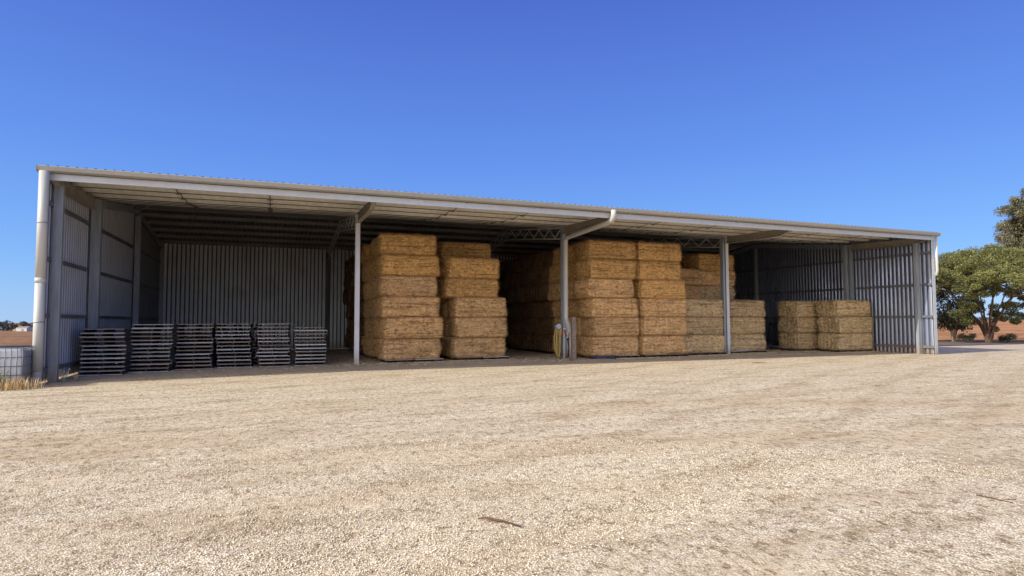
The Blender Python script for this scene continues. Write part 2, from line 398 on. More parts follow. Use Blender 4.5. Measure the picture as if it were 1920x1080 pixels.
# ------------------------------------------------------------------ ground
def sm(a, b, x):
    t = np.clip((x-a)/(b-a), 0, 1); return t*t*(3-2*t)
xs = np.concatenate([-np.geomspace(30, 5000, 26)[::-1], np.linspace(-25, 80, 36), np.geomspace(90, 5000, 24)])
ys = np.concatenate([-np.geomspace(45, 3000, 14)[::-1], np.linspace(-40, 60, 30), np.geomspace(70, 6000, 34)])
GX, GY = np.meshgrid(xs, ys)
dist = np.hypot(GX-CAM.x, GY-CAM.y)
GZ = -.03 - 4.6*sm(40, 400, dist)*(1-sm(0, 120, GX))
V = np.stack([GX, GY, GZ], -1).reshape(-1, 3)
nx = len(xs); ny = len(ys)
I = np.arange(nx*ny).reshape(ny, nx)
Fq = np.stack([I[:-1, :-1], I[:-1, 1:], I[1:, 1:], I[1:, :-1]], -1).reshape(-1, 4)
tag(mesh_np('field', V, Fq, [M_field]), kind='structure')

# gravel yard: gently uneven sheet
poly_far = lambda x: np.interp(x, [-14, -.4, 0, 32, 36, 39.5, 47.5, 60], [-4.9, -4.9, 12.9, 12.9, 4.0, 1.6, 1.5, -1.5])
xs = np.concatenate([np.linspace(-14, -.45, 12), np.linspace(-.2, 60, 160)])
tt = np.linspace(0, 1, 60)
V = []
for x in xs:
    y1 = float(poly_far(x)) + (.25*noise.noise(Vector((x*.6, 3, 0))) if x > 36 or x < -.3 else 0)
    for t in tt:
        y = -42 + (y1+42)*t
        out_ = 1.0 if y < -5 else 0.0
        z = .012*noise.noise(Vector((x*.25, y*.5, 0)))*out_
        V.append((x, y, z))
I = np.arange(len(V)).reshape(len(xs), 60)
Fq = np.stack([I[:-1, :-1], I[1:, :-1], I[1:, 1:], I[:-1, 1:]], -1).reshape(-1, 4)
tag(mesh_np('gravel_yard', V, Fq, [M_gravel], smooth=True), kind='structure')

# dark strip of leaf litter below the trees
V = []; nS = 60
for i in range(nS):
    x = 36.5 + i*.6
    c = np.interp(x, [36, 40, 48, 60, 72], [6.5, 4.0, 3.6, .5, -3.0])
    w0 = 2.1 + .5*noise.noise(Vector((x*.4, 0, 5))); w1 = 2.6 + .8*noise.noise(Vector((x*.3, 9, 5)))
    V += [(x, c-w0, .012), (x, c+w1, .012)]
Fq = [(2*i, 2*i+2, 2*i+3, 2*i+1) for i in range(nS-1)]
tag(mesh_np('leaf_litter_verge', V, Fq, [M_litter]), kind='structure')

# loose stones lying on the yard close to the camera
def stones(name, n, smin, smax, dmin, dmax, amax=.85):
    a = rng.uniform(-amax, amax, n) + yaw
    d = dmin*(dmax/dmin)**rng.random(n)
    cx = CAM.x + np.sin(a)*d; cy = CAM.y + np.cos(a)*d
    s = rng.uniform(smin, smax, n)
    base = np.array([(1, 0, 0), (0, 1, 0), (-1, 0, 0), (0, -1, 0), (0, 0, .8), (0, 0, -.8)])
    P = np.repeat(base[None], n, 0)*(1+rng.uniform(-.3, .35, (n, 6, 1)))
    th = rng.uniform(0, 6.28, n); c_, s_ = np.cos(th), np.sin(th)
    x = P[..., 0]*c_[:, None] - P[..., 1]*s_[:, None]; y = P[..., 0]*s_[:, None] + P[..., 1]*c_[:, None]
    tl = rng.uniform(-.5, .5, (n, 1)); z = P[..., 2] + x*tl
    P = np.stack([x, y, z], -1)*s[:, None, None]
    P[..., 0] += cx[:, None]; P[..., 1] += cy[:, None]; P[..., 2] += (s*.35)[:, None]
    f = np.array([(0, 1, 4), (1, 2, 4), (2, 3, 4), (3, 0, 4), (1, 0, 5), (2, 1, 5), (3, 2, 5), (0, 3, 5)])
    Fc = (f[None] + (np.arange(n)*6)[:, None, None]).reshape(-1, 3)
    return P.reshape(-1, 3), Fc
m, nt, bs, out = newmat('stone_grains')
geo = N(nt, 'ShaderNodeNewGeometry')
r = ramp(nt, [(0, (.46, .36, .25)), (.4, (.76, .65, .48)), (.8, (.88, .79, .62)), (1, (.96, .91, .79))]); nt.links.new(geo.outputs['Random Per Island'], r.inputs[0])
nt.links.new(r.outputs[0], bs.inputs['Base Color']); bs.inputs['Roughness'].default_value = .9; bs.inputs['Specular IOR Level'].default_value = .1
M_grain = m
V1, F1 = stones('a', 70000, .003, .0065, 3.0, 8.0)
V2, F2 = stones('b', 500, .007, .011, 3.0, 9.0)
tag(mesh_np('loose_gravel', np.concatenate([V1, V2]), np.concatenate([F1, F2+len(V1)]), [M_grain]),
    'loose pale limestone chips scattered over the gravel yard', 'gravel', kind='stuff')

# ------------------------------------------------------------------ hay shed
shed = empty('hay_shed', (0, 0, 0), 0, 'long open fronted steel hay shed with corrugated walls and a flat front canopy', 'shed')
XR = 31.72     # right wall
YB = 12.72     # back wall
def roof_z(y):
    return float(np.interp(y, [-4.05, 0, 6.36, 12.8], [5.308, 5.46, 6.25, 5.49]))
def corr(L0, L1, pitch=.2, prof=((0, 0), (.125, 0), (.142, .03), (.183, .03))):
    """list of (s, depth) along the sheet; depth .03 at ribs"""
    pts = []; s = L0
    while s < L1-1e-6:
        for ds, d in prof:
            if s+ds < L1: pts.append((s+ds, d))
        s += pitch
    pts.append((L1, 0)); return pts

# roof sheeting, ribs run down the slope
pr = corr(-.09, 31.86)
ysr = [-4.07, 0, 6.36, YB+.1]
V = [(x, y, roof_z(y)+d) for x, d in pr for y in ysr]
n = len(ysr); I = np.arange(len(V)).reshape(-1, n)
Fq = np.stack([I[:-1, :-1], I[1:, :-1], I[1:, 1:], I[:-1, 1:]], -1).reshape(-1, 4)
mesh_np('roof', V, Fq, [M_roof], shed)
mb = MB(); mb.prism([(6.16, 6.268), (6.36, 6.30), (6.56, 6.268), (6.56, 6.262), (6.36, 6.294), (6.16, 6.262)], -.09, 31.86); mb.build('ridge_cap', M_roof, shed)

WP = ((0, 0), (.118, 0), (.150, .040), (.178, .040))
def wall_sheet(name, pts3, zb, ztop, mat, mids=None):
    V = []; 
    for (x, y) in pts3: V += [(x, y, zb), (x, y, ztop(y))]
    Fq = [(2*i, 2*i+2, 2*i+3, 2*i+1) for i in range(len(pts3)-1)]
    n_ = len(Fq); mi = [(mids[i % len(mids)] if mids and i < n_-1 else 0) for i in range(n_)]
    return mesh_np(name, V, Fq, mat if isinstance(mat, list) else [mat], shed, midx=mi)
wall_sheet('side_wall', [(-.03+d, y) for y, d in corr(-4.02, YB+.03, prof=((0, 0), (.130, 0), (.138, .028), (.176, .028), (.182, 0)))], .04, lambda y: roof_z(y)-.012, [M_wall, M_ribface, M_groove, M_ribshade], [0, 1, 1, 0, 0])
sw_ = [o for o in shed.children if o.name == 'side_wall'][0].data
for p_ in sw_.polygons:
    if p_.center.y > 6.36: p_.material_index += 2        # darker copies paint the shade of the rear bay
wall_sheet('side_wall', [(XR+.03+d, y) for y, d in corr(-3.92, YB+.03, prof=((0, 0), (.125, 0), (.137, .036), (.180, .036)))], .02, lambda y: roof_z(y)-.012, M_wall_blue)
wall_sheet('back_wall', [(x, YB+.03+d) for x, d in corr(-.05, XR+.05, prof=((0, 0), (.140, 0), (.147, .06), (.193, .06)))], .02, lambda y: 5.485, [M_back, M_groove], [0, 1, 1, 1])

# columns (H section, web along Y)
def hcol(x, y, z1, w=.17, d=.2, t=.012, mat=M_white, front=True):
    mb = MB()
    mb.box(x-w/2, x+w/2, y-d/2, y-d/2+t, 0, z1)
    mb.box(x-w/2, x+w/2, y+d/2-t, y+d/2, 0, z1)
    mb.box(x-t/2, x+t/2, y-d/2+t, y+d/2-t, 0, z1)
    mb.box(x-w/2-.05, x+w/2+.05, y-d/2-.05, y+d/2+.05, 0, .02)
    return mb.build('column', mat, shed)
def ccol(x, y, z1, s, w=.2, d=.12, mat=M_steel):
    """channel against a side wall, web faces the camera"""
    mb = MB()
    xa, xb = (x, x+w) if s > 0 else (x-w, x)
    mb.box(xa, xb, y-d/2, y-d/2+.01, 0, z1)
    mb.box(xb-.01, xb, y-d/2+.01, y+d/2, 0, z1) if s > 0 else mb.box(xa, xa+.01, y-d/2+.01, y+d/2, 0, z1)
    mb.box(xa, xa+.01, y-d/2+.01, y+d/2, 0, z1) if s > 0 else mb.box(xb-.01, xb, y-d/2+.01, y+d/2, 0, z1)
    return mb.build('column', mat, shed)
for xcol in (8, 16, 24):
    hcol(xcol, 0, 5.24, w=.15, mat=M_steel if xcol == 16 else M_white)
    # darker inner leg behind the front column
    if xcol != 24: continue
    mb = MB(); mb.box(xcol-.19, xcol-.09, -.05, .15, 0, 5.2); mb.build('column', M_steel, shed)
ccol(.06, 0, 5.22, 1, .26, .16, M_steel)
ccol(XR-.06, 0, 5.22, -1, .26, .16, M_steel)
mb = MB(); mb.box(XR-.62, XR-.46, -.1, .06, 0, 5.2); mb.build('column', M_steel, shed)
ccol(.06, -3.42, 4.98, 1, .2, .14, M_steel); ccol(XR-.06, -3.3, 4.92, -1, .2, .14, M_steel)
ccol(.06, 6.36, 5.75, 1, .2, .14, M_steel); ccol(XR-.06, 6.36, 5.75, -1, .2, .14, M_steel)
for xcol in (.1, 8, 16, 24, XR-.1):
    mb = MB(); mb.box(xcol-.08, xcol+.08, YB-.22, YB-.02, 0, 5.2); mb.build('column', M_dark if xcol in (8, 16) else M_steel, shed)

# girts on the side walls
for s, x in ((1, 0.0), (-1, XR)):
    for z in (4.47, 3.07, 1.65, .32):
        for y0, y1 in ((-3.98, -3.5), (-3.34, -.09), (.09, 6.28), (6.44, YB-.05)):
            if s < 0 and y0 == -3.98: y0, y1 = -3.9, -3.38
            if s < 0 and y0 == -3.34: y0 = -3.22
            mb = MB()
            xa, xb = (x-.02, x+.055) if s > 0 else (x-.055, x+.02)
            mb.box(xa, xb, y0, y1, z-.05, z-.042); mb.box(xb-.006 if s > 0 else xa, xb if s > 0 else xa+.006, y0, y1, z-.042, z+.042); mb.box(xa, xb, y0, y1, z+.042, z+.05)
            mb.build('girt', M_girt, shed)

# canopy beams with pointed tips
def beam(x, w=.075):
    prof = [(-.0, 4.94), (-3.15, 4.87), (-3.88, 5.08), (-3.88, 5.105), (0.0, 5.235)]
    mb = MB()
    mb.prism([(y-.1, z) for y, z in prof], x-.006, x+.006)
    mb.prism([(-.1, 4.928), (-3.25, 4.858), (-3.25, 4.87), (-.1, 4.94)], x-w, x+w)
    mb.prism([(-3.25, 4.858), (-3.98, 5.068), (-3.98, 5.08), (-3.25, 4.87)], x-w, x+w)
    mb.prism([(-.1, 5.235), (-3.98, 5.105), (-3.98, 5.115), (-.1, 5.245)], x-w, x+w)
    return mb.build('canopy_beam', M_beam, shed)
for x in (.14, 8, 16, 24, XR-.14): beam(x)

# roof trusses over the main span at each column line
def truss(x):
    mb = MB()
    zt = lambda y: roof_z(y)-.26
    for y0, y1 in ((.12, 6.36), (6.36, YB-.24)):
        mb.bar((x, y0, zt(y0)), (x, y1, zt(y1)), .06, .06)
        mb.bar((x, y0, zt(y0)-.44), (x, y1, zt(y1)-.44), .06, .05)
    y = .2; k = 0
    while y < YB-.8:
        y2 = y+.55
        a = zt(y)-.04-(.36 if k % 2 else 0); b = zt(y2)-.04-(0 if k % 2 else .36)
        mb.bar((x, y, a), (x, y2, b), .03, .03); y = y2; k += 1
    return mb.build('roof_truss', M_truss, shed)
for x in (8, 16, 24): truss(x)
for x in (.1, XR-.1):
    mb = MB()
    for y0, y1 in ((.12, 6.36), (6.36, YB-.1)):
        mb.bar((x, y0, roof_z(y0)-.33), (x, y1, roof_z(y1)-.33), .07, .2)
    mb.build('end_rafter', M_steel, shed)
for (x0, y0, x1, y1) in ((.2, 1.9, .95, 1.9), (.2, 3.9, .95, 3.9)):
    mb = MB(); mb.bar((x0, y0, roof_z(y0)-.62), (x1, y1, roof_z(y1)-.16), .04, .012); mb.build('fly_brace', M_steel, shed)
for x in (16, 24):
    for s in (-.6,):
        mb = MB(); mb.bar((x, .75, roof_z(.75)-.68), (x+s, .75, roof_z(.75)-.18), .03, .012); mb.build('fly_brace', M_steel, shed)

# purlins: Z sections 200 deep, one length per bay
bays = [(.02, 8), (8, 16), (16, 24), (24, XR-.02)]
py = [-2.95, -1.95, -.95, .12, 1.25, 2.3, 3.35, 4.4, 5.45, 6.15, 6.6, 7.7, 8.9, 10.1, 11.3, 12.45]
for bi, (xa, xb) in enumerate(bays):
    for y in py:
        z = roof_z(y)-.003
        sl = 1 if y < 6.36 else -1
        mb = MB()
        x0, x1 = xa+.003, xb-.003
        sw = (roof_z(y+.01)-roof_z(y))/.01
        mb.box(x0, x1, y-.004, y+.004, z-.150, z-.008)
        mb.box(x0, x1, y+.004, y+.06, z-.150, z-.142)
        mb.prism([(y-.06, z-.008-.06*sw), (y+.004, z-.008+.004*sw), (y+.004, z+.004*sw), (y-.06, z-.06*sw)], x0, x1)
        mb.box(x0, x1, y-.012, y-.0045, z-.158, z-.134)
        pale = (bi == 1 and y == -1.95)
        if pale:
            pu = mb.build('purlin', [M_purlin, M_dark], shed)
            q = MB(); q.box(11.2, 14.3, y-.012, y-.0045, z-.130, z-.015)
            q.build('purlin_lap', M_purlin_new, shed)
        else:
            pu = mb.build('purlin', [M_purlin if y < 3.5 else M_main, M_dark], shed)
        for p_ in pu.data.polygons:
            if p_.index >= len(pu.data.polygons)-6: p_.material_index = 1     # dark lower lip paints the shadow gap
# bridging straps between purlins, two rows a bay
for bi, (xa, xb) in enumerate(bays):
    for k, fx in enumerate((.36, .68) if bi else (.33, .64)):
        x = xa+(xb-xa)*fx
        mb = MB()
        for a, b in zip([-3.93]+py[:8], py[:9]):
            mb.bar((x, a+.01, roof_z(a)-.10), (x, b-.01, roof_z(b)-.17), .025, .012)
            mb.bar((x-.08, b-.03, roof_z(b)-.185), (x+.08, b-.03, roof_z(b)-.185), .02, .02)
        mb.build('bridging', M_dark, shed)

# fascia purlin and gutter
mb = MB(); mb.box(-.02, XR+.04, -3.985, -3.935, 4.985, 5.150); mb.build('fascia', M_fascia, shed)
for xa, xb in ((-.12, 8.0), (8.0, 16.0), (16.0, 24.0), (24.0, 31.9)):
    mb = MB()
    prof = [(-4.0, 5.160), (-4.10, 5.155), (-4.165, 5.185), (-4.18, 5.285), (-4.165, 5.302), (-4.15, 5.285), (-4.14, 5.20), (-4.10, 5.17), (-4.01, 5.175), (-4.01, 5.28), (-4.0, 5.28)]
    mb.prism(prof, xa+.002, xb-.002)
    mb.build('gutter', M_gutter, shed)
mb = MB(); mb.box(-.135, -.122, -4.18, -4.0, 5.155, 5.31); mb.box(31.902, 31.915, -4.18, -4.0, 5.155, 5.31); mb.build('gutter_end', M_gutter, shed)

# corner flashings
mb = MB(); mb.box(-.075, -.062, -4.03, -3.86, .05, 5.13); mb.box(-.075, .03, -4.043, -4.03, .05, 5.02); mb.build('corner_flashing', M_pipe, shed)
mb = MB(); mb.box(XR+.065, XR+.078, -3.93, -3.72, .02, 5.12); mb.box(XR-.10, XR+.078, -3.943, -3.93, .02, 5.02); mb.build('corner_flashing', M_fascia, shed)
# left downpipe
mb = MB()
mb.tube([(.04, -4.17, 5.16), (.04, -4.17, 2.5)], .108, 24)
mb.tube([(.04, -4.17, 2.56), (.04, -4.17, 2.44)], .115, 24)
mb.tube([(.04, -4.17, 2.5), (.04, -4.17, .32)], .108, 24)
mb.tube([(.04, -4.17, .36), (.04, -4.17, .20), (-.02, -4.19, .10), (-.14, -4.22, .05), (-.32, -4.28, .04)], [.108, .105, .10, .095, .09], 20)
dp = mb.build('downpipe', M_pipe, shed)
for z in (1.5, 3.9):
    mb = MB(); mb.tube([(.04, -4.17, z-.02), (.04, -4.17, z+.02)], .113, 24); mb.build('pipe_bracket', M_steel, dp)
# middle downpipe : drops at the gutter, runs back under the beam, down the column, kicks out
mb = MB()
mb.tube([(15.83, -4.22, 5.20), (15.83, -4.22, 5.05), (15.83, -4.19, 4.95), (15.84, -4.08, 4.87), (15.85, -3.9, 4.85), (15.89, -.62, 4.74), (15.90, -.50, 4.71), (15.90, -.42, 4.62), (15.90, -.40, 1.64), (15.89, -.45, 1.5), (15.76, -1.02, 1.06), (15.75, -1.08, .98)], .09, 18)
dp = mb.build('downpipe', M_pipe, shed)
mb = MB(); mb.tube([(15.75, -1.08, 1.0), (15.75, -1.08, .02)], .04, 12); mb.build('outlet_pipe', M_pipe, dp)
for y, z in ((-2.2, 4.6),):
    mb = MB(); mb.bar((15.87, y, z+.1), (15.87, y, z+.36), .015, .02, (0, 1, 0)); mb.build('pipe_bracket', M_dark, dp)
mb = MB(); mb.bar((15.95, -.1, 1.66), (15.9, -.34, 1.66), .02, .03); mb.build('pipe_bracket', M_steel, dp)
# right downpipe, outside the wall
mb = MB()
mb.tube([(XR+.10, -4.02, 5.22), (XR+.10, -4.02, 3.65), (XR+.12, -3.98, 3.5), (XR+.24, -3.7, 3.38), (XR+.26, -3.5, 3.2), (XR+.26, -3.5, .1)], .055, 18)
mb.build('downpipe', M_pipe, shed)

bpy.context.view_layer.update()
seen_ = set()
for ch in shed.children_recursive:
    if ch.type != 'MESH' or ch.data.name in seen_: continue
    seen_.add(ch.data.name)
    a_ = np.empty(len(ch.data.vertices)*3, dtype=np.float32); ch.data.vertices.foreach_get('co', a_)
    a_ = a_.reshape(-1, 3); a_[:, 2] -= .09*(np.clip(a_[:, 0], 0, 33)/32)**2*(a_[:, 2]/5.3)
    ch.data.vertices.foreach_set('co', a_.ravel()); ch.data.update()

# ------------------------------------------------------------------ things at the second column
hr = empty('garden_hose', (15.60, -.28, 0), 0, 'coiled yellow hose hanging on the column beside the timber post', 'hose')
mb = MB()
for k in range(6):
    pts = []
    ph = k*.9; w = .085 + .012*math.sin(ph*2); h0 = .08+.05*(k % 3); top = 1.30-.012*k
    for i in range(29):
        a = 2*math.pi*i/28
        z = (top+h0)/2 + (top-h0)/2*math.cos(a)
        x = w*math.sin(a)*(1+.25*math.sin(a*2+ph)) + .03*math.sin(ph)
        pts.append((x, .02*k-.06, z))
    mb.tube(pts, .013, 7, False)
mb.tube([(.05, 0, .3), (.03, -.02, .12), (.0, -.05, .02), (-.12, -.05, .015)], .013, 7)
mb.build('hose_coil', M_rope, hr)
mb = MB(); mb.tube([(0, .18, 1.27), (0, -.1, 1.27)], .07, 18); mb.tube([(0, -.1, 1.27), (0, -.115, 1.27)], .1, 18); mb.build('hanger_hub', M_blue, hr)
mb = MB(); mb.tube([(.09, -.06, 1.30), (.12, -.06, 1.15), (.11, -.06, .95)], .03, 8); mb.build('orange_hose_wrap', M_orange, hr)

tp = empty('water_tap', (16.02, -.5, 0), 0, 'black and white water pipes with a tap on the column by the yellow hose', 'tap')
mb = MB(); mb.tube([(-.03, .3, 0), (-.03, .3, 1.15)], .03, 10); mb.tube([(.04, .3, 0), (.04, .3, .8)], .025, 10); mb.build('riser_pipe', M_steel, tp)
mb = MB(); mb.box(-.12, .09, .34, .385, .02, 1.2); mb.build('backing_channel', M_white, tp)
mb = MB(); mb.tube([(.04, .3, .76), (.04, .2, .76)], .035, 10); mb.tube([(.0, .22, .80), (.08, .22, .80)], .018, 8); mb.tube([(.04, .22, .7), (.05, .2, .45), (.03, .22, .05)], .018, 8); mb.build('valve', M_black, tp)
mb = MB(); mb.tube([(-.15, .22, 1.12), (-.1, .2, 1.0), (-.02, .2, .88)], .022, 8); mb.build('handle', M_red, tp)
mb = MB(); mb.tube([(.2, .25, .9), (.12, .1, .6), (.14, .1, .15), (.05, .1, .03), (-.1, .1, .015)], .010, 6); mb.build('thin_hose', M_dry2, tp)

po = MB(); po.box(15.66, 15.82, -1.42, -1.30, 0, 1.62)
o = po.build('timber_post', W_post); tag(o, 'rough grey timber post standing in front of the steel column and downpipe', 'post')
mb = MB()
mb.tube([(16.75, -.75, .05), (17.0, -1.0, .07), (17.3, -1.12, .06)], .05, 8)
mb.tube([(17.3, -1.12, .06), (17.5, -1.2, .05), (17.62, -1.22, .05)], .045, 8)
o = mb.build('rolled_strap', M_navy); tag(o, 'dark blue rolled strap lying on the ground at the foot of the bales', 'strap')
mb = MB()
mb.bar((16.6, -1.22, .02), (16.78, -1.4, .98), .02, .02) if False else None

# ------------------------------------------------------------------ hay bales
BL, BD, BH = 2.1, 1.2, .765
def make_bale_mesh(seed):
    nxs, nys, nzs = 40, 22, 15
    r_ = random.Random(seed); off = Vector((seed*7.3, seed*3.1, seed*5.7))
    vid = {}; V = []; Fc = []
    def vert(i, j, k):
        key = (i, j, k)
        if key in vid: return vid[key]
        u, v, w = 2*i/nxs-1, 2*j/nys-1, 2*k/nzs-1
        # rounded box
        p = Vector((u*BL/2, v*BD/2, w*BH/2))
        rad = .115
        q = Vector((max(-BL/2+rad, min(BL/2-rad, p.x)), max(-BD/2+rad, min(BD/2-rad, p.y)), max(-BH/2+rad, min(BH/2-rad, p.z))))
        d = p-q
        nrm = d.normalized() if d.length > 1e-6 else Vector((0, 0, 1))
        if d.length > 1e-6: p = q+nrm*rad
        # string grooves: loops round the length, spaced across the width
        gx = 0.0
        for s in (-.42, -.25, -.08, .08, .25, .42):
            gx += math.exp(-((p.y-s*BD)/.030)**2)
        if abs(nrm.x) > .5: p -= nrm*(.065*gx)
        elif abs(nrm.z) > .5: p -= nrm*(.012*gx)
        # flat layering on the long faces and general unevenness
        n1 = noise.noise(Vector((p.x*1.6, p.y*1.6, p.z*2.2))+off)
        n2 = noise.noise(Vector((p.x*1.2, p.y*4, p.z*13))+off*2)
        n3 = noise.noise(p*11+off*3)
        n4 = noise.noise(p*26+off*3)
        fl = noise.noise(Vector((p.x*7.0, p.y*1.0, p.z*1.0))+off)
        amp = .055*n1 + .022*n2 + .034*n3 + .020*n4 + .016*fl
        if abs(nrm.z) > .7: amp *= .35
        p += nrm*amp
        # bulging ends and slumped corners
        p.x += .03*n1*u*abs(u)
        p.x *= 1 + .016*math.sin(w*1.4+seed)
        p.z -= .02*max(0, abs(u)-.8)*(1 if w > 0 else -1)*3*.5
        vid[key] = len(V); V.append(p); return vid[key]
    def face(a, b, c, d): Fc.append((vert(*a), vert(*b), vert(*c), vert(*d)))
    for i in range(nxs):
        for j in range(nys):
            face((i, j, 0), (i, j+1, 0), (i+1, j+1, 0), (i+1, j, 0))
            face((i, j, nzs), (i+1, j, nzs), (i+1, j+1, nzs), (i, j+1, nzs))
    for i in range(nxs):
        for k in range(nzs):
            face((i, 0, k), (i+1, 0, k), (i+1, 0, k+1), (i, 0, k+1))
            face((i, nys, k), (i, nys, k+1), (i+1, nys, k+1), (i+1, nys, k))
    for j in range(nys):
        for k in range(nzs):
            face((0, j, k), (0, j, k+1), (0, j+1, k+1), (0, j+1, k))
            face((nxs, j, k), (nxs, j+1, k), (nxs, j+1, k+1), (nxs, j, k+1))
    # stray stems as slim blades standing off the skin
    Q = np.array([tuple(v) for v in V]); Fc = np.array(Fc)
    g = np.random.default_rng(seed)
    n = 9000
    fi = g.integers(0, len(Fc), n)
    A, B, C_, D_ = (Q[Fc[fi, k]] for k in range(4))
    uu = g.random((n, 1)); vv = g.random((n, 1))
    P = (A*(1-uu)+B*uu)*(1-vv)+(D_*(1-uu)+C_*uu)*vv
    nr = np.cross(B-A, D_-A); nr /= np.linalg.norm(nr, axis=1, keepdims=True)+1e-9
    t = g.normal(size=(n, 3)); t -= nr*np.sum(t*nr, 1, keepdims=True); t /= np.linalg.norm(t, axis=1, keepdims=True)
    t[:, 2] *= .7
    ln = g.uniform(.03, .12, (n, 1)); w = g.uniform(.0025, .006, (n, 1))
    b = np.cross(nr, t)
    lift = g.uniform(.004, .055, (n, 1))
    p0 = P - nr*.004; p1 = P+t*ln+nr*lift
    SV = np.concatenate([p0-b*w, p0+b*w, p1+b*w*.6, p1-b*w*.6], 1).reshape(-1, 3)
    SF = np.arange(n*4).reshape(n, 4)+len(Q)
    return np.concatenate([Q, SV]), np.concatenate([Fc, SF]), len(Fc)

bale_me = {}
twine_me = []
BASES = [make_bale_mesh(s) for s in range(7)]
for hname, hm in (('gold', H_gold), ('brown', H_brown), ('green', H_green), ('dark', H_dark)):
    L_ = []
    for i in range(7):
        V, Fq, nf = BASES[i]
        me = bpy.data.meshes.new('hay_bale')
        me.vertices.add(len(V)); me.vertices.foreach_set('co', V.astype(np.float32).ravel())
        me.loops.add(Fq.size); me.loops.foreach_set('vertex_index', Fq.astype(np.int32).ravel())
        me.polygons.add(len(Fq)); me.polygons.foreach_set('loop_start', np.arange(0, Fq.size, 4, dtype=np.int32)); me.polygons.foreach_set('loop_total', np.full(len(Fq), 4, dtype=np.int32))
        s_ = np.zeros(len(Fq), bool); s_[:nf] = True; me.polygons.foreach_set('use_smooth', s_)
        me.update(calc_edges=True); me.materials.append(hm)
        L_.append(me)
    bale_me[hname] = L_
mb = MB()
for s in (-.42, -.25, -.08, .08, .25, .42):
    y = s*BD; a, b = BL/2-.012, BH/2-.006
    mb.tube([(-a, y, -b+.06), (-a, y, b-.06), (-a+.07, y, b), (a-.07, y, b), (a, y, b-.06), (a, y, -b+.06), (a-.07, y, -b), (-a+.07, y, -b), (-a, y, -b+.06)], .0035, 4, False)
tw0 = mb.build('twine', M_dry2)
twine_mesh = tw0.data
bpy.data.objects.remove(tw0)

ORD = ['bottom', 'second', 'third', 'fourth', 'fifth', 'top']
ROW = ['front', 'second', 'third', 'fourth', 'fifth', 'sixth', 'seventh', 'eighth', 'ninth', 'tenth']
def level_word(k, n):
    if k == 0: return 'bottom'
    if k == n-1: return 'topmost'
    return ['', 'second up', 'third up', 'fourth up', 'fifth up'][k]
GRP = 'large square hay bales stacked in the shed'
def bale(x, y, k, kind, label, rz=0, z0=.1):
    me = bale_me[kind][rng.integers(0, 7)]
    o = bpy.data.objects.new('hay_bale', me); col.objects.link(o)
    z = z0 + BH/2 + k*BH*.995
    flip = math.pi if rng.random() < .5 else 0
    o.location = (x, y, z); o.rotation_euler = (rng.normal(0, .006), 0, rz+flip+rng.normal(0, .014))
    sc = 1+rng.normal(0, .014); o.scale = (sc, 1, 1.0)
    tag(o, label, 'hay bale', GRP)
    t = bpy.data.objects.new('twine', twine_mesh); col.objects.link(t); t.parent = o
    return o

def stack(x, y0, levels, rows, where, kinds, dx=None, dy=None, z0=.1, pitch_y=1.23, skip=None, dark_from=99):
    """x = left face, y0 = front face of first row"""
    for r in range(rows):
        for k in levels:
            if skip and skip(r, k): continue
            ox = (dx[k] if dx else 0) + rng.normal(0, .03) + (rng.normal(0, .05) if r else 0)
            oy = (dy[k] if dy and r == 0 else 0) + rng.normal(0, .02)
            kd = kinds[k] if isinstance(kinds, (list, tuple)) else kinds
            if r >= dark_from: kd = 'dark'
            n = max(levels)+1
            cn = {'gold': 'golden', 'brown': 'brown', 'green': 'greenish', 'dark': 'dark'}[kd]
            lab = f"{cn} bale, {level_word(k, n)} in the {ROW[r]} row, {where}"
            bale(x+BL/2+ox, y0+BD/2+r*pitch_y+oy, k, kd, lab, z0=z0)
A_d = [.06, .14, .04, -.02, -.02, -.0]
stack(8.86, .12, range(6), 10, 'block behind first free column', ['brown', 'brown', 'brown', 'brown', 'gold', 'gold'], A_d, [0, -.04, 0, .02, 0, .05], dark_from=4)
B_d = [-.02, .06, 0, -.3, -.22, -.12]
stack(11.62, .45, range(6), 3, 'block left of the aisle', ['brown', 'brown', 'brown', 'gold', 'gold', 'gold'], B_d, [0, 0, 0, .03, 0, 1.35], skip=lambda r, k: (k == 5 and r == 1))
C_d = [0, .1, 0, -.22, -.12, -.02]
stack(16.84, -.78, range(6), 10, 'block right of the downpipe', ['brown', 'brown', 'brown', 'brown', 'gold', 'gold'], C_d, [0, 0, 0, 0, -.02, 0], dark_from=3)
D_d = [0, .05, .02, .0, -.08, -.14]
stack(19.12, -.84, range(6), 2, 'second block right of the downpipe', ['brown', 'brown', 'brown', 'gold', 'gold', 'gold'], D_d, [0, -.03, .02, .05, .03, .06])
stack(21.42, -.42, range(3), 2, 'low block left of the third column', ['green', 'green', 'green'], [0, -.02, .02])
stack(24.0+.28, .2, range(3), 2, 'low block right of the third column', ['green', 'green', 'green'], [.02, 0, -.05])
# upper tiers standing further back on the low blocks
for k, (bx, by) in {3: (22.1, 2.0), 4: (22.12, 1.9), 5: (21.1, 3.0)}.items():
    bale(bx+BL/2, by+BD/2, k, 'brown' if k < 5 else 'green', f"brown bale, {level_word(k, 6)} of the set back pile beside the second right block" if k < 5 else 'greenish bale half hidden at the top of the set back pile', z0=.1)
for r in range(2):
    for k in (3, 4, 5):
        bale(24.12+BL/2, 2.0+BD/2+r*1.23, k, 'green' if k == 3 else 'brown' if k == 4 else 'gold', f"{ {3:'greenish', 4:'brown', 5:'golden'}[k]} bale, {level_word(k, 6)}, {ROW[r]} row, set back pile behind the third column")
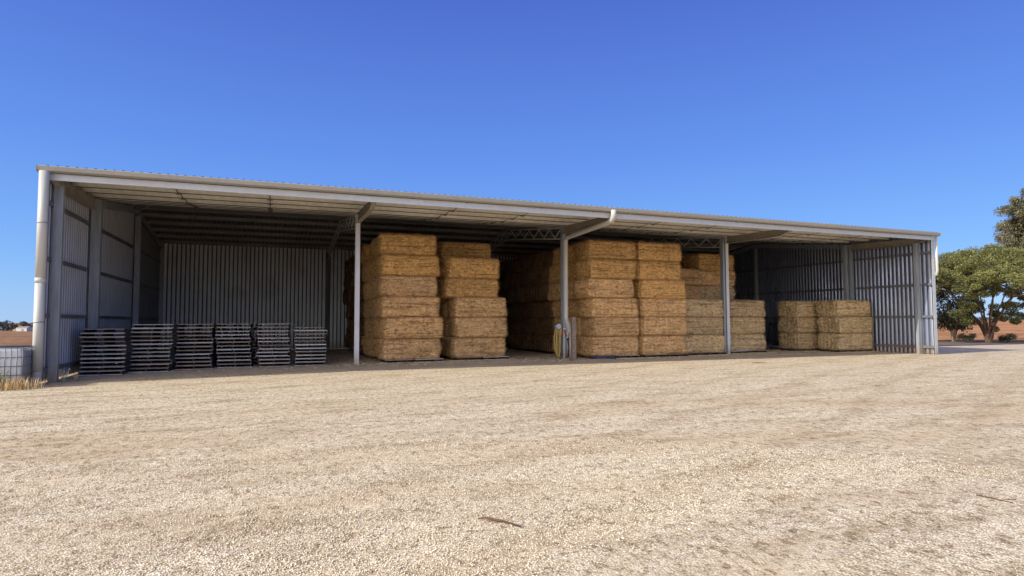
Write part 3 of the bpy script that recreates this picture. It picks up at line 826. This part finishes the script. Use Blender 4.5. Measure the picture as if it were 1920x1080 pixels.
# supports for the set back tiers (rows below them)
for k in range(3):
    bale(22.1+BL/2, 3.25+BD/2 if False else 2.1+BD/2, k, 'green', f"greenish bale, {level_word(k, 3)} of the hidden row carrying the set back pile") if False else None
stack(28.52, .42, range(3), 1, 'left pile by right wall', ['green', 'green', 'green'], [0, .02, .0])
stack(29.4, -1.08, range(3), 1, 'right pile by right wall', ['green', 'green', 'green'], [0, .02, .02])

# ------------------------------------------------------------------ pallets
def pallet_parts(w, d, var):
    r_ = random.Random(var)
    top = MB(); n = 7
    for i in range(n):
        bw = .095 if i not in (0, n-1) else .12
        y = -d/2+bw/2 + (d-bw)*i/(n-1)
        z = .099 + r_.uniform(-.001, .001)
        rt = Matrix.Rotation(r_.uniform(-.006, .006), 3, 'Z') @ Matrix.Rotation(r_.uniform(-.004, .004), 3, 'Y')
        dw = r_.uniform(0, .02)
        top.box(-w/2+dw, w/2-r_.uniform(0, .02), y-bw/2, y+bw/2, z-.003, z+.018, rt)
    bot = MB()
    for y in (-d/2+.05, 0, d/2-.05):
        rt = Matrix.Rotation(r_.uniform(-.006, .006), 3, 'Z')
        bot.box(-w/2, w/2, y-.05, y+.05, .0005, .018, rt)
    bs_ = []
    for x in (-w/2+.03, r_.uniform(-.03, .03), w/2-.03):
        b = MB(); b.box(x-.02, x+.02, -d/2+.012, d/2-.012, .0185, .0945); bs_.append(b)
    return top, bot, bs_
pal_protos = []
for v in range(5):
    w = [1.1, 1.06, 1.12, 1.08, 1.04][v]
    mt = [W_grey, W_grey, W_brown, W_grey, W_brown][v]
    t, b, bb = pallet_parts(w, 1.12, v+3)
    tmp = [t.build('top_deck', [W_dark, mt]), b.build('bottom_deck', [W_dark, mt])]
    for o in tmp:
        for p_ in o.data.polygons:
            if p_.center.y < -.43: p_.material_index = 1      # lead boards keep the plain wood, the rest is painted shade-dark
    tmp += [q.build('bearer', W_dark) for q in bb]
    pal_protos.append([(o.name.split('.')[0], o.data) for o in tmp])
    for o in tmp: bpy.data.objects.remove(o)
def pallet(x, y, z, rz, v, label, group='wooden pallets stacked in the shed', tilt=0, sx=1):
    e = empty('wooden_pallet', (x, y, z), rz, label, 'pallet', group)
    e.rotation_euler = (0, tilt, rz); e.scale = (sx, 1, 1)
    for nm, me in pal_protos[v]:
        o = bpy.data.objects.new(nm, me); col.objects.link(o); o.parent = e
    return e
PH = .1185
NUM = ['bottom', 'second', 'third', 'fourth', 'fifth', 'sixth', 'seventh', 'eighth', 'ninth', 'tenth', 'eleventh', 'twelfth', 'thirteenth', 'fourteenth']
SW = ['first', 'second', 'third', 'fourth', 'fifth', 'sixth']
pst = [(.82, -1.68, 11, 1.0, -.06), (1.90, -.99, 12, 1.02, -.04), (2.98, -.27, 12, .95, -.03), (4.13, 0.0, 12, .94, -.03), (5.35, -.08, 12, .91, -.05), (6.50, -.06, 11, .92, -.06)]
for si, (cx_, yf, n, sx, rz) in enumerate(pst):
    drift = 0
    for k in range(n):
        v = int(rng.choice([0, 1, 3, 0, 1, 3, 2, 4]) if si != 2 else rng.choice([1, 2, 4, 2, 0]))
        drift += rng.normal(0, .008)
        wd = 'bottom' if k == 0 else ('topmost' if k == n-1 else NUM[k]+' up')
        pallet(cx_+drift+rng.normal(0, .02), yf+.57+rng.normal(0, .03), .002+k*PH, rz+rng.normal(0, .009), v,
               f"weathered pallet, {wd} in the {SW[si]} front stack from the left wall", tilt=rng.normal(0, .0012), sx=sx)
for si, (cx_, yf, n) in enumerate([(2.9, 1.3, 12), (4.2, 1.4, 12)]):
    for k in range(n):
        pallet(cx_+rng.normal(0, .03), yf+.57, .002+k*PH, rng.normal(0, .02), int(rng.choice([0, 1, 3])),
               f"dark pallet, {'bottom' if k == 0 else 'topmost' if k == n-1 else NUM[k]+' up'} in the {['left', 'right'][si]} shadowed stack behind the front row") if k > 8 or k % 1 == 0 else None
# pallets under the bales (two per bale front, dark and flattened)
def base_pallets(x0, x1, y, where):
    n = max(1, round((x1-x0)/1.12)); w = (x1-x0)/n
    for i in range(n):
        pallet(x0+w*(i+.5), y+.56, .001, 0, int(rng.integers(0, 5)), f"{'left' if i == 0 else 'right'} pallet underneath the {where}", 'pallets under the bales', sx=w/1.12*.98)
for o_ in pal_protos: pass
base_pallets(8.95, 11.15, .04, 'front bales behind the leftmost free column')
base_pallets(11.65, 13.85, .38, 'front bales just left of the aisle')
base_pallets(16.9, 19.0, -.86, 'front bales just right of the downpipe')
base_pallets(19.15, 21.25, -.92, 'second block of bales right of the downpipe')
base_pallets(21.45, 23.6, -.5, 'low bales left of the third column')
base_pallets(24.3, 26.35, .14, 'low bales right of the third column')
base_pallets(28.56, 30.5, .48, 'left low pile by the right wall')
base_pallets(29.44, 31.4, -1.02, 'right low pile by the right wall')

# fallen straw and chaff on the shed floor
n = 26000
xx = rng.uniform(.3, 31.5, n); yy = -1.9+rng.gamma(2.0, 1.1, n)
bf = [(8.9, 11.2, 0.0), (11.6, 13.8, .35), (16.8, 21.2, -.95), (21.4, 23.6, -.5), (24.3, 26.4, .1), (28.5, 30.5, .4), (29.4, 31.5, -1.1)]
for q_ in range(9000):
    b_ = bf[q_ % 7]; xx[q_] = rng.uniform(b_[0]-.2, b_[1]+.2); yy[q_] = b_[2]-abs(rng.normal(0, .16)); yy = np.where(yy > 11, rng.uniform(-1.5, 3, n), yy)
dense = (xx > 7.5); keep = dense | (rng.random(n) < .35); xx, yy = xx[keep], yy[keep]; n = len(xx)
th = rng.uniform(0, 3.14, n); ln = rng.uniform(.02, .09, n); w = .003
dx_, dy_ = np.cos(th)*ln, np.sin(th)*ln; px_, py_ = -np.sin(th)*w, np.cos(th)*w
zz = rng.uniform(.006, .02, n)
V = np.stack([np.stack([xx-px_, yy-py_, zz], 1), np.stack([xx+px_, yy+py_, zz], 1), np.stack([xx+dx_+px_, yy+dy_+py_, zz+rng.uniform(-.003, .02, n)], 1), np.stack([xx+dx_-px_, yy+dy_-py_, zz], 1)], 1).reshape(-1, 3)
tag(mesh_np('loose_straw', V, np.arange(4*n).reshape(n, 4), [M_dry2]), 'loose straw scattered on the shed floor around the bales', 'straw', kind='stuff')

# ------------------------------------------------------------------ caged tank at the left edge
tk = empty('caged_water_tank', (-.62, -4.55, 0), R(3), 'white plastic tank in a steel cage standing left of the shed', 'tank')
mb = MB()
import bmesh
bm = bmesh.new(); bmesh.ops.create_cube(bm, size=1)
for v in bm.verts: v.co = Vector((v.co.x*1.14, v.co.y*.84, v.co.z*.80+.50))
bmesh.ops.bevel(bm, geom=list(bm.edges), offset=.05, segments=4, profile=.5, affect='EDGES')
for f in bm.faces: f.smooth = True
me = bpy.data.meshes.new('inner_bottle'); bm.to_mesh(me); bm.free()
link_mesh('inner_bottle', me, tk, [M_tank])
mb = MB()
W2, D2 = .6, .45
for z in (.1, .3, .5, .7, .9):
    mb.tube([(-W2, -D2, z), (W2, -D2, z), (W2, D2, z), (-W2, D2, z), (-W2, -D2, z)], .009, 6)
for i in range(12):
    x = -W2+2*W2*i/11; mb.tube([(x, -D2-.008, .05), (x, -D2-.008, .92)], .008, 6); mb.tube([(x, D2+.008, .05), (x, D2+.008, .92)], .008, 6)
for i in range(9):
    y = -D2+2*D2*i/8; mb.tube([(W2+.008, y, .05), (W2+.008, y, .92)], .008, 6); mb.tube([(-W2-.008, y, .05), (-W2-.008, y, .92)], .008, 6)
mb.tube([(-W2, -D2, .93), (W2, -D2, .93), (W2, D2, .93), (-W2, D2, .93), (-W2, -D2, .93)], .014, 8)
mb.build('cage', M_cage, tk)
mb = MB()
for x in (-.5, 0, .5): mb.box(x-.05, x+.05, -D2, D2, 0, .06)
mb.box(-W2, W2, -D2, D2, .061, .085)
mb.build('base', M_cage, tk)
mb = MB(); mb.tube([(-.1, 0, .9), (-.1, 0, .95)], .09, 16); mb.build('filler_cap', M_black, tk)

# dry grass and weeds
def blades(name, pts, hmin, hmax, mats, label, cat, w=.005, lean=.5, kind='stuff'):
    n = len(pts); P = np.array(pts)
    h = rng.uniform(hmin, hmax, (n, 1)); th = rng.uniform(0, 6.28, n); ln = rng.uniform(.1, lean, (n, 1))*h
    d = np.stack([np.cos(th), np.sin(th), np.zeros(n)], 1)
    s = np.stack([-np.sin(th), np.cos(th), np.zeros(n)], 1)*w
    up = np.array([[0, 0, 1.0]])
    mid = P+up*h*.6+d*ln*.35; tip = P+up*h+d*ln
    V = np.stack([P-s, P+s, mid+s*.8, mid-s*.8, mid-s*.8, mid+s*.8, tip+s*.15, tip-s*.15], 1).reshape(-1, 3)
    Fq = np.arange(n*8).reshape(-1, 4)
    o = mesh_np(name, V, Fq, mats, midx=np.repeat(rng.integers(0, len(mats), n), 2))
    return tag(o, label, cat, kind=kind)
pts = []
for _ in range(1500):
    x = rng.normal(-.5, .6); y = -5.15+rng.normal(0, .16)+.1*math.sin(x*3)
    if x < .42: pts.append((x, y, 0))
for _ in range(3800):
    x = rng.uniform(-.35, -.06) if rng.random() < .3 else rng.uniform(-4, -.1); y = rng.uniform(-3.9, 6)
    pts.append((x, y, -.03))
for _ in range(500): pts.append((rng.uniform(-.35, .0), rng.uniform(-4.9, -4.4), 0))
blades('dry_grass', pts, .04, .30, [M_dry, M_dry2, M_dry], 'dry orange grass growing around the caged tank and shed corner', 'grass')
def weed(x, y, h, n, label, mats):
    e = empty('weed', (x, y, 0), 0, label, 'weed', 'weeds by the left corner')
    st = MB(); V = []; 
    for i in range(n):
        a = rng.uniform(0, 6.28); l = rng.uniform(.5, 1)*h
        p1 = Vector((math.cos(a)*l*.18, math.sin(a)*l*.18, l*.5)); p2 = Vector((math.cos(a)*l*.38, math.sin(a)*l*.38, l))
        st.tube([(0, 0, 0), p1, p2], [.006, .004, .002], 5)
        for q in range(14):
            t = rng.uniform(.2, 1); c = (p1*(t*2) if t < .5 else p1+(p2-p1)*(t*2-1)) + Vector(rng.normal(0, .015, 3))
            u = Vector(rng.normal(0, 1, 3)).normalized()*.028; v = u.cross(Vector(rng.normal(0, 1, 3))).normalized()*.012
            V += [c-v, c+u*.5-v*.2, c+u, c+v]
    st.build('stems', mats[0], e)
    mesh_np('leaves', [tuple(p) for p in V], np.arange(len(V)).reshape(-1, 4), [mats[1]], e)
weed(-.33, -5.25, .55, 16, 'leafy green weed standing in front of the caged tank', (M_weed, M_weed))
weed(.42, -3.6, .34, 14, 'dry pale weed at the foot of the front left wall post', (M_dry2, M_dry2))
weed(.62, -3.35, .2, 9, 'small dry weed just inside the left wall', (M_dry2, M_dry))
weed(-.62, -5.2, .35, 12, 'low brown weed by the left side of the caged tank', (M_dry, M_weed))

# sticks on the gravel
def stick(pts, r, label):
    mb = MB(); mb.tube(pts, r, 6); tag(mb.build('stick', M_stick), label, 'stick', 'sticks lying on the gravel')
def gp(x, y):  # short helper for measured spots
    return Vector((x, y, .012))
stick([gp(6.74, -17.56), gp(6.80, -17.585)+Vector((0, 0, .006)), gp(6.90, -17.70), gp(6.975, -17.85)], [.005, .008, .008, .005], 'long thin brown twig lying on gravel in the middle foreground')
stick([gp(6.78, -17.62), gp(6.86, -17.66), gp(6.93, -17.74)], [.003, .006, .003], 'short twig lying against the long brown twig in the middle foreground')
stick([gp(10.86, -18.53), gp(10.875, -18.66), gp(10.89, -18.79)], [.005, .008, .005], 'thin curved twig lying alone on gravel near the right edge')
stick([gp(10.92, -18.70), gp(11.02, -18.74)], [.003, .002], 'tiny twig fork beside the curved twig near the right edge')
stick([gp(20.7, -5.1), gp(21.0, -5.0), gp(21.3, -5.12)], [.008, .012, .006], 'dark crooked twig on pale gravel out from the third column')
stick([gp(20.95, -5.18), gp(21.15, -4.95)], [.007, .005], 'small twig crossing the dark crooked twig out from the third column')

# ------------------------------------------------------------------ trees
def leaf_cards(centres, radii, per, size, squash=.8):
    n = len(centres)*per
    C_ = np.repeat(np.array(centres), per, 0); Rr = np.repeat(np.array(radii), per, 0)
    d = rng.normal(size=(n, 3)); d /= np.linalg.norm(d, axis=1, keepdims=True)
    rad = rng.random((n, 1))**.45
    P = C_ + d*rad*Rr[:, None]*np.array([1, 1, squash])
    u = rng.normal(size=(n, 3)); u /= np.linalg.norm(u, axis=1, keepdims=True)
    v = np.cross(u, rng.normal(size=(n, 3))); v /= np.linalg.norm(v, axis=1, keepdims=True)
    s = size*rng.uniform(.6, 1.35, (n, 1)); u = u*s; v = v*s*.38
    V = np.stack([P-u, P-v*.9, P+u, P+v*.9], 1).reshape(-1, 3)
    return V, np.arange(4*n).reshape(-1, 4)
def limb(mb, a, b, r0, r1, seg=5, wob=.12, n=8):
    a, b = Vector(a), Vector(b); L_ = (b-a).length; pts = []; rs = []
    for i in range(seg+1):
        t = i/seg; p = a.lerp(b, t)
        if 0 < i < seg: p += Vector(rng.normal(0, 1, 3))*wob*L_*.12
        pts.append(p); rs.append(r0+(r1-r0)*t)
    mb.tube(pts, rs, n, False); return pts

# 1 umbrella acacia
tr = empty('umbrella_acacia', (47.7, 3.7, 0), 0, 'spreading acacia with a flat bright green umbrella crown right of the shed', 'tree')
mb = MB()
cR, cH = 5.3, 6.35
tips = []
for i in range(9):
    a = i*2.4+rng.uniform(-.3, .3)
    base = Vector((rng.normal(0, .08), rng.normal(0, .08), 0))
    fork = Vector((math.cos(a)*.35, math.sin(a)*.35, rng.uniform(.9, 1.5)))
    limb(mb, base, fork, .10, .07, 3, .1)
    rad = rng.uniform(1.0, 2.2); mid = Vector((math.cos(a)*rad, math.sin(a)*rad, rng.uniform(2.8, 3.8)))
    limb(mb, fork, mid, .06, .036, 5)
    for j in range(6):
        a2 = a+rng.uniform(-.9, .9); r2 = min(4.7, rad+rng.uniform(.4, 3.0))
        top = Vector((math.cos(a2)*r2, math.sin(a2)*r2, cH-1.1-1.3*(r2/cR)**2-rng.uniform(.2, .9)))
        limb(mb, mid, top, .038, .016, 4, .2, 6); tips.append(top)
        for q in range(3):
            t3 = top+Vector((rng.normal(0, .5), rng.normal(0, .5), rng.uniform(.3, .8))); limb(mb, top, t3, .016, .008, 3, .2, 5)
mb.build('trunk', M_bark_red, tr)
cs, rs = [], []
for i in range(260):
    a = rng.uniform(0, 6.28); r_ = cR*math.sqrt(rng.random())
    zt = cH-.45-2.2*(r_/cR)**2.4 + .35*noise.noise(Vector((math.cos(a)*r_*.7, math.sin(a)*r_*.7, 2)))
    cs.append((math.cos(a)*r_, math.sin(a)*r_, zt-rng.uniform(0, .55))); rs.append(rng.uniform(.3, .6))
for i in range(75):   # lower fringe
    a = rng.uniform(0, 6.28); r_ = cR*rng.uniform(.72, 1.02)
    cs.append((math.cos(a)*r_, math.sin(a)*r_, rng.uniform(2.9, 4.9))); rs.append(rng.uniform(.25, .5))
for i in range(26):   # foliage inside among the limbs
    cs.append((rng.normal(0, 1.3), rng.normal(0, 1.3), rng.uniform(3.0, 5.0))); rs.append(rng.uniform(.25, .45))
for cx_, cy_, zc, m_ in ((-1.55, .4, 1.9, 13), (1.25, -.6, 2.0, 12), (-.2, .8, 2.6, 10), (1.7, .2, 1.5, 5)):
    for i in range(m_): cs.append((cx_+rng.normal(0, .42), cy_+rng.normal(0, .42), zc+rng.normal(0, .5))); rs.append(rng.uniform(.25, .42))
V, Fq = leaf_cards(cs, rs, 420, .062, .7); mesh_np('crown', V, Fq, [L_wattle], tr)

# 2 tall gum behind
tr = empty('tall_gum_tree', (92.0, 24.8, 0), 0, 'tall grey green gum tree rising behind the umbrella acacia at the right edge', 'tree')
mb = MB(); 
limb(mb, (0, 0, 0), (.3, .3, 6), .45, .35, 4, .05)
cs, rs = [], []
for i in range(8):
    a = rng.uniform(0, 6.28); st_ = Vector((.3, .3, rng.uniform(5, 8)))
    e_ = Vector((math.cos(a)*rng.uniform(1, 2.3), math.sin(a)*rng.uniform(1, 2.3), rng.uniform(11.5, 15.5)))
    pts_ = limb(mb, st_, e_, .2, .05, 6, .1)
    for p in pts_[2:]:
        for j in range(3):
            q = p+Vector((rng.normal(0, 1.1), rng.normal(0, 1.1), rng.uniform(.2, 1.4))); limb(mb, p, q, .05, .02, 3, .2, 5)
            if q.z > 9.5 or rng.random() < .3:
                for s in range(2): cs.append(tuple(q+Vector(rng.normal(0, .45, 3)))); rs.append(rng.uniform(.45, .85))
mb.build('trunk', M_bark, tr)
for i in range(90):
    a = rng.uniform(0, 6.28); zc = rng.uniform(10.2, 16.0); rr_ = 3.7*math.sqrt(max(.05, 1-((zc-13.0)/3.6)**2))*math.sqrt(rng.random())
    cs.append((.3+math.cos(a)*rr_, .3+math.sin(a)*rr_, zc)); rs.append(rng.uniform(.5, .9))
for i in range(16): cs.append((-3.2+rng.normal(0, .9), .5+rng.normal(0, .8), 9.4+rng.normal(0, .6))); rs.append(rng.uniform(.5, .8))
V, Fq = leaf_cards(cs, rs, 200, .13, .9); mesh_np('crown', V, Fq, [L_gum], tr)

# 3 dark bush by the wall
tr = empty('dark_bushy_tree', (48.6, 6.5, 0), 0, 'dark bushy small tree close to the right end of the shed', 'tree')
mb = MB(); cs, rs = [], []
for i in range(5):
    a = rng.uniform(0, 6.28); e_ = Vector((math.cos(a)*.9, math.sin(a)*.9, rng.uniform(2.5, 4))); limb(mb, (rng.normal(0, .06), 0, 0), e_, .07, .03, 5)
    for j in range(5):
        q = e_*rng.uniform(.5, 1)+Vector(rng.normal(0, .5, 3)); limb(mb, e_*.5, q, .03, .01, 3, .2, 5)
mb.build('trunk', M_bark, tr)
for i in range(75):
    zc = rng.uniform(.9, 5.0); rr_ = 1.7*math.sqrt(max(.08, 1-((zc-2.9)/2.4)**2))*math.sqrt(rng.random()); a = rng.uniform(0, 6.28)
    cs.append((math.cos(a)*rr_, math.sin(a)*rr_, zc)); rs.append(rng.uniform(.28, .5))
V, Fq = leaf_cards(cs, rs, 130, .09, .85); mesh_np('crown', V, Fq, [L_dark], tr)

# 4 neighbour acacia beyond the right edge whose crown reaches in
tr = empty('leaning_acacia', (57.5, 5.2, 0), 0, 'second acacia at the right edge with dark leaning limbs reaching into view', 'tree')
mb = MB(); cs, rs = [], []
for i in range(7):
    a = rng.uniform(2.2, 4.6); r_ = rng.uniform(1.5, 4)
    fork = Vector((math.cos(a)*.4, math.sin(a)*.4, 1.2)); e_ = Vector((math.cos(a)*r_, math.sin(a)*r_, rng.uniform(3.6, 5.2)))
    limb(mb, (0, 0, 0), fork, .16, .12, 3); limb(mb, fork, e_, .1, .04, 5)
    for j in range(4):
        q = e_+Vector((rng.normal(0, .7), rng.normal(0, .7), rng.uniform(.2, 1.1))); limb(mb, e_, q, .03, .01, 3, .2, 5)
for i in range(150):
    a = rng.uniform(0, 6.28); r_ = 4.4*math.sqrt(rng.random())
    cs.append((math.cos(a)*r_, math.sin(a)*r_, 6.6-1.9*(r_/4.4)**2.2-rng.uniform(0, .9))); rs.append(rng.uniform(.3, .6))
mb.build('trunk', M_bark_red, tr)
V, Fq = leaf_cards(cs, rs, 120, .10, .8); mesh_np('crown', V, Fq, [L_wattle], tr)

# low shrubs on the verge
def shrub(x, y, w, h, mat, label):
    e = empty('low_shrub', (x, y, 0), 0, label, 'shrub', 'low shrubs under the trees')
    st = MB(); cs = []; rs = []
    for i in range(8):
        a = rng.uniform(0, 6.28); q = Vector((math.cos(a)*w*.4, math.sin(a)*w*.4, h*rng.uniform(.5, .9))); st.tube([(0, 0, 0), q*.5, q], [.015, .01, .005], 5); cs.append(tuple(q)); rs.append(w*.22)
        cs.append((rng.normal(0, w*.25), rng.normal(0, w*.25), h*rng.uniform(.3, .7))); rs.append(w*.2)
    st.build('stems', M_bark, e); V, Fq = leaf_cards(cs, rs, 90, .05, .8); mesh_np('foliage', V, Fq, [mat], e)
shrub(46.6, 4.3, .9, .55, L_dark, 'small dark shrub left of the red acacia trunk')
shrub(49.3, 3.6, 1.0, .5, L_dark, 'small dark shrub right of the red acacia trunk')
shrub(53.2, 3.6, 1.3, .8, L_gum, 'dry grey shrub on the verge near the right edge')
shrub(52.2, 2.8, .8, .5, L_dark, 'low dark shrub below the dry grey shrub at right')

# distant trees on the left horizon and the small sheds before them
def far_tree(x, y, z, h, w, label):
    e = empty('distant_tree', (x, y, z), 0, label, 'tree', 'distant trees on the left horizon')
    st = MB(); st.tube([(0, 0, -.3), (.1, 0, h*.55)], [.25, .12], 6); st.build('trunk', M_bark, e)
    cs, rs = [], []
    for i in range(26):
        a = rng.uniform(0, 6.28); t = rng.random(); rr_ = w/2*math.sqrt(1-(t*2-1)**2*.8)*math.sqrt(rng.random())
        cs.append((math.cos(a)*rr_, math.sin(a)*rr_, h*(.12+.8*t))); rs.append(h*.13)
    V, Fq = leaf_cards(cs, rs, 40, .38, .8); mesh_np('crown', V, Fq, [L_far], e)
fl = [(-10, 7.4, 9), (4, 6.6, 8), (12, 7.6, 8), (20, 5.2, 7), (27, 4.4, 6), (35, 5.4, 7), (42, 7.0, 7), (50, 6.6, 7), (56, 5.0, 6), (63, 6.2, 7), (70, 6.9, 8), (78, 5.6, 8), (88, 6.2, 8), (-24, 6.5, 9)]
desc = ['broad crown', 'tall rounded crown', 'ragged crown', 'low crown', 'lowest crown', 'sloping crown']
for i, (px, h, w) in enumerate(sorted(fl)):
    d = Fv + Rv*((px-960)/1157.3) - Uv*((618-540)/1157.3)
    p = CAM + d*(432+6*math.sin(i*2.1))
    where = ['just off the left edge', 'at the left edge of the photo', 'near the left edge', 'next to the left edge group', 'over the left of the tank', 'over the middle of the tank', 'left of the small pale shed', 'behind the small pale shed', 'above the right end of the pale shed', 'right of the small pale shed', 'between pale shed and downpipe', 'just left of the downpipe', 'touching the white downpipe', 'hidden behind the white downpipe'][i]
    far_tree(p.x, p.y, -4.65, h, w, f"distant dark tree with {desc[i % 6]} {where}")
def far_shed(px, w, h, mat, label, dd=415):
    d = Fv + Rv*((px-960)/1157.3) - Uv*((618-540)/1157.3); p = CAM+d*dd
    e = empty('distant_shed', (p.x, p.y, -4.62), R(-20), label, 'shed', 'distant sheds on the left horizon')
    mb = MB(); mb.box(-w/2, w/2, -3, 3, 0, h); mb.build('wall', mat, e)
    mb = MB(); mb.prism([(-3.2, h), (0, h+.9), (3.2, h)], -w/2-.2, w/2+.2); mb.build('roof', M_pipe, e)
    mb = MB(); mb.box(-.2, 1.6, -3.05, -3.003, 0, h*.75); mb.build('door', M_pipe, e)
far_shed(46.5, 7.0, 2.3, M_grey_cladding, 'small pale grey farm shed among the distant trees at left')
far_shed(3, 6, 5.2, M_grey_cladding, 'pale roofed building half hidden behind distant trees at far left', 440)
far_shed(32, 1.6, .9, M_pipe, 'tiny white tank like hut left of the distant pale shed')

# far scrub line along the right horizon
cs, rs = [], []
for i in range(420):
    px = rng.uniform(1740, 2250); d = Fv + Rv*((px-960)/1157.3); d.z = 0; p = CAM + d*rng.uniform(700, 900)
    cs.append((p.x, p.y, rng.uniform(0, 3.5))); rs.append(rng.uniform(2, 4))
V, Fq = leaf_cards(cs, rs, 22, 1.1, .7)
tag(mesh_np('far_wood', V, Fq, [L_far]), 'thin dark line of far off scrub along the right horizon', 'woodland', kind='stuff')

# ------------------------------------------------------------------ light and sky
SUN = Vector((-1.4, -.22, 1.0)).normalized()   # towards the sun
el = math.asin(SUN.z); az = math.atan2(SUN.x, SUN.y)   # clockwise from +Y
sd = bpy.data.lights.new('sun', 'SUN'); sd.energy = 5.0; sd.angle = R(.53); sd.color = (1.0, .95, .86)
so = bpy.data.objects.new('sun', sd); col.objects.link(so)
so.rotation_euler = (-SUN).to_track_quat('-Z', 'Y').to_euler(); so.location = (0, 0, 40)
w = bpy.data.worlds.new('World'); scene.world = w; w.use_nodes = True
nt = w.node_tree; nt.nodes.clear()
out = nt.nodes.new('ShaderNodeOutputWorld'); bg = nt.nodes.new('ShaderNodeBackground'); bg.inputs[1].default_value = .15
sk = nt.nodes.new('ShaderNodeTexSky'); sk.sky_type = 'NISHITA'; sk.sun_disc = False
sk.sun_elevation = el; sk.sun_rotation = az; sk.air_density = 1.0; sk.dust_density = .1; sk.ozone_density = 3.0; sk.altitude = 100
hs = nt.nodes.new('ShaderNodeHueSaturation'); hs.inputs['Saturation'].default_value = 1.15
nt.links.new(sk.outputs[0], hs.inputs['Color'])
tc = nt.nodes.new('ShaderNodeTexCoord'); sx = nt.nodes.new('ShaderNodeSeparateXYZ'); nt.links.new(tc.outputs['Generated'], sx.inputs[0])
k = 1/.15
rp = nt.nodes.new('ShaderNodeValToRGB'); e = rp.color_ramp.elements
stops = [(0, (.25, .52, .95)), (.10, (.17, .41, .96)), (.25, (.12, .275, .88)), (.47, (.075, .15, .66)), (1, (.04, .09, .45))]
while len(e) < len(stops): e.new(.5)
for i, (p_, c_) in enumerate(stops): e[i].position = p_; e[i].color = (*c_, 1)
nt.links.new(sx.outputs[2], rp.inputs[0])
vm = nt.nodes.new('ShaderNodeVectorMath'); vm.operation = 'SCALE'; vm.inputs[3].default_value = k; nt.links.new(rp.outputs[0], vm.inputs[0])
mx = nt.nodes.new('ShaderNodeMix'); mx.data_type = 'RGBA'; mx.inputs[0].default_value = .8
nt.links.new(hs.outputs[0], mx.inputs[6]); nt.links.new(vm.outputs[0], mx.inputs[7])
# added unseen sky glow behind the camera, fills the shaded bale fronts
dt = nt.nodes.new('ShaderNodeVectorMath'); dt.operation = 'DOT_PRODUCT'; dt.inputs[1].default_value = (-.80, -.58, .12); nt.links.new(tc.outputs['Generated'], dt.inputs[0])
mr = nt.nodes.new('ShaderNodeMapRange'); mr.interpolation_type = 'SMOOTHSTEP'; mr.inputs[1].default_value = .05; mr.inputs[2].default_value = 1.0; nt.links.new(dt.outputs['Value'], mr.inputs[0])
m2 = nt.nodes.new('ShaderNodeMix'); m2.data_type = 'RGBA'; nt.links.new(mr.outputs[0], m2.inputs[0]); nt.links.new(mx.outputs[2], m2.inputs[6]); m2.inputs[7].default_value = (1.9*k, 1.8*k, 1.7*k, 1)
nt.links.new(m2.outputs[2], bg.inputs[0]); nt.links.new(bg.outputs[0], out.inputs[0])

scene.view_settings.view_transform = 'Standard'
scene.view_settings.look = 'None'
scene.view_settings.exposure = 0
scene.view_settings.gamma = 1
scene.cycles.max_bounces = 8
scene.cycles.diffuse_bounces = 5
scene.cycles.use_denoising = True
try:
    scene.cycles.denoiser = 'OPENIMAGEDENOISE'; scene.cycles.denoising_input_passes = 'RGB_ALBEDO_NORMAL'; scene.cycles.denoising_prefilter = 'ACCURATE'
except Exception: pass
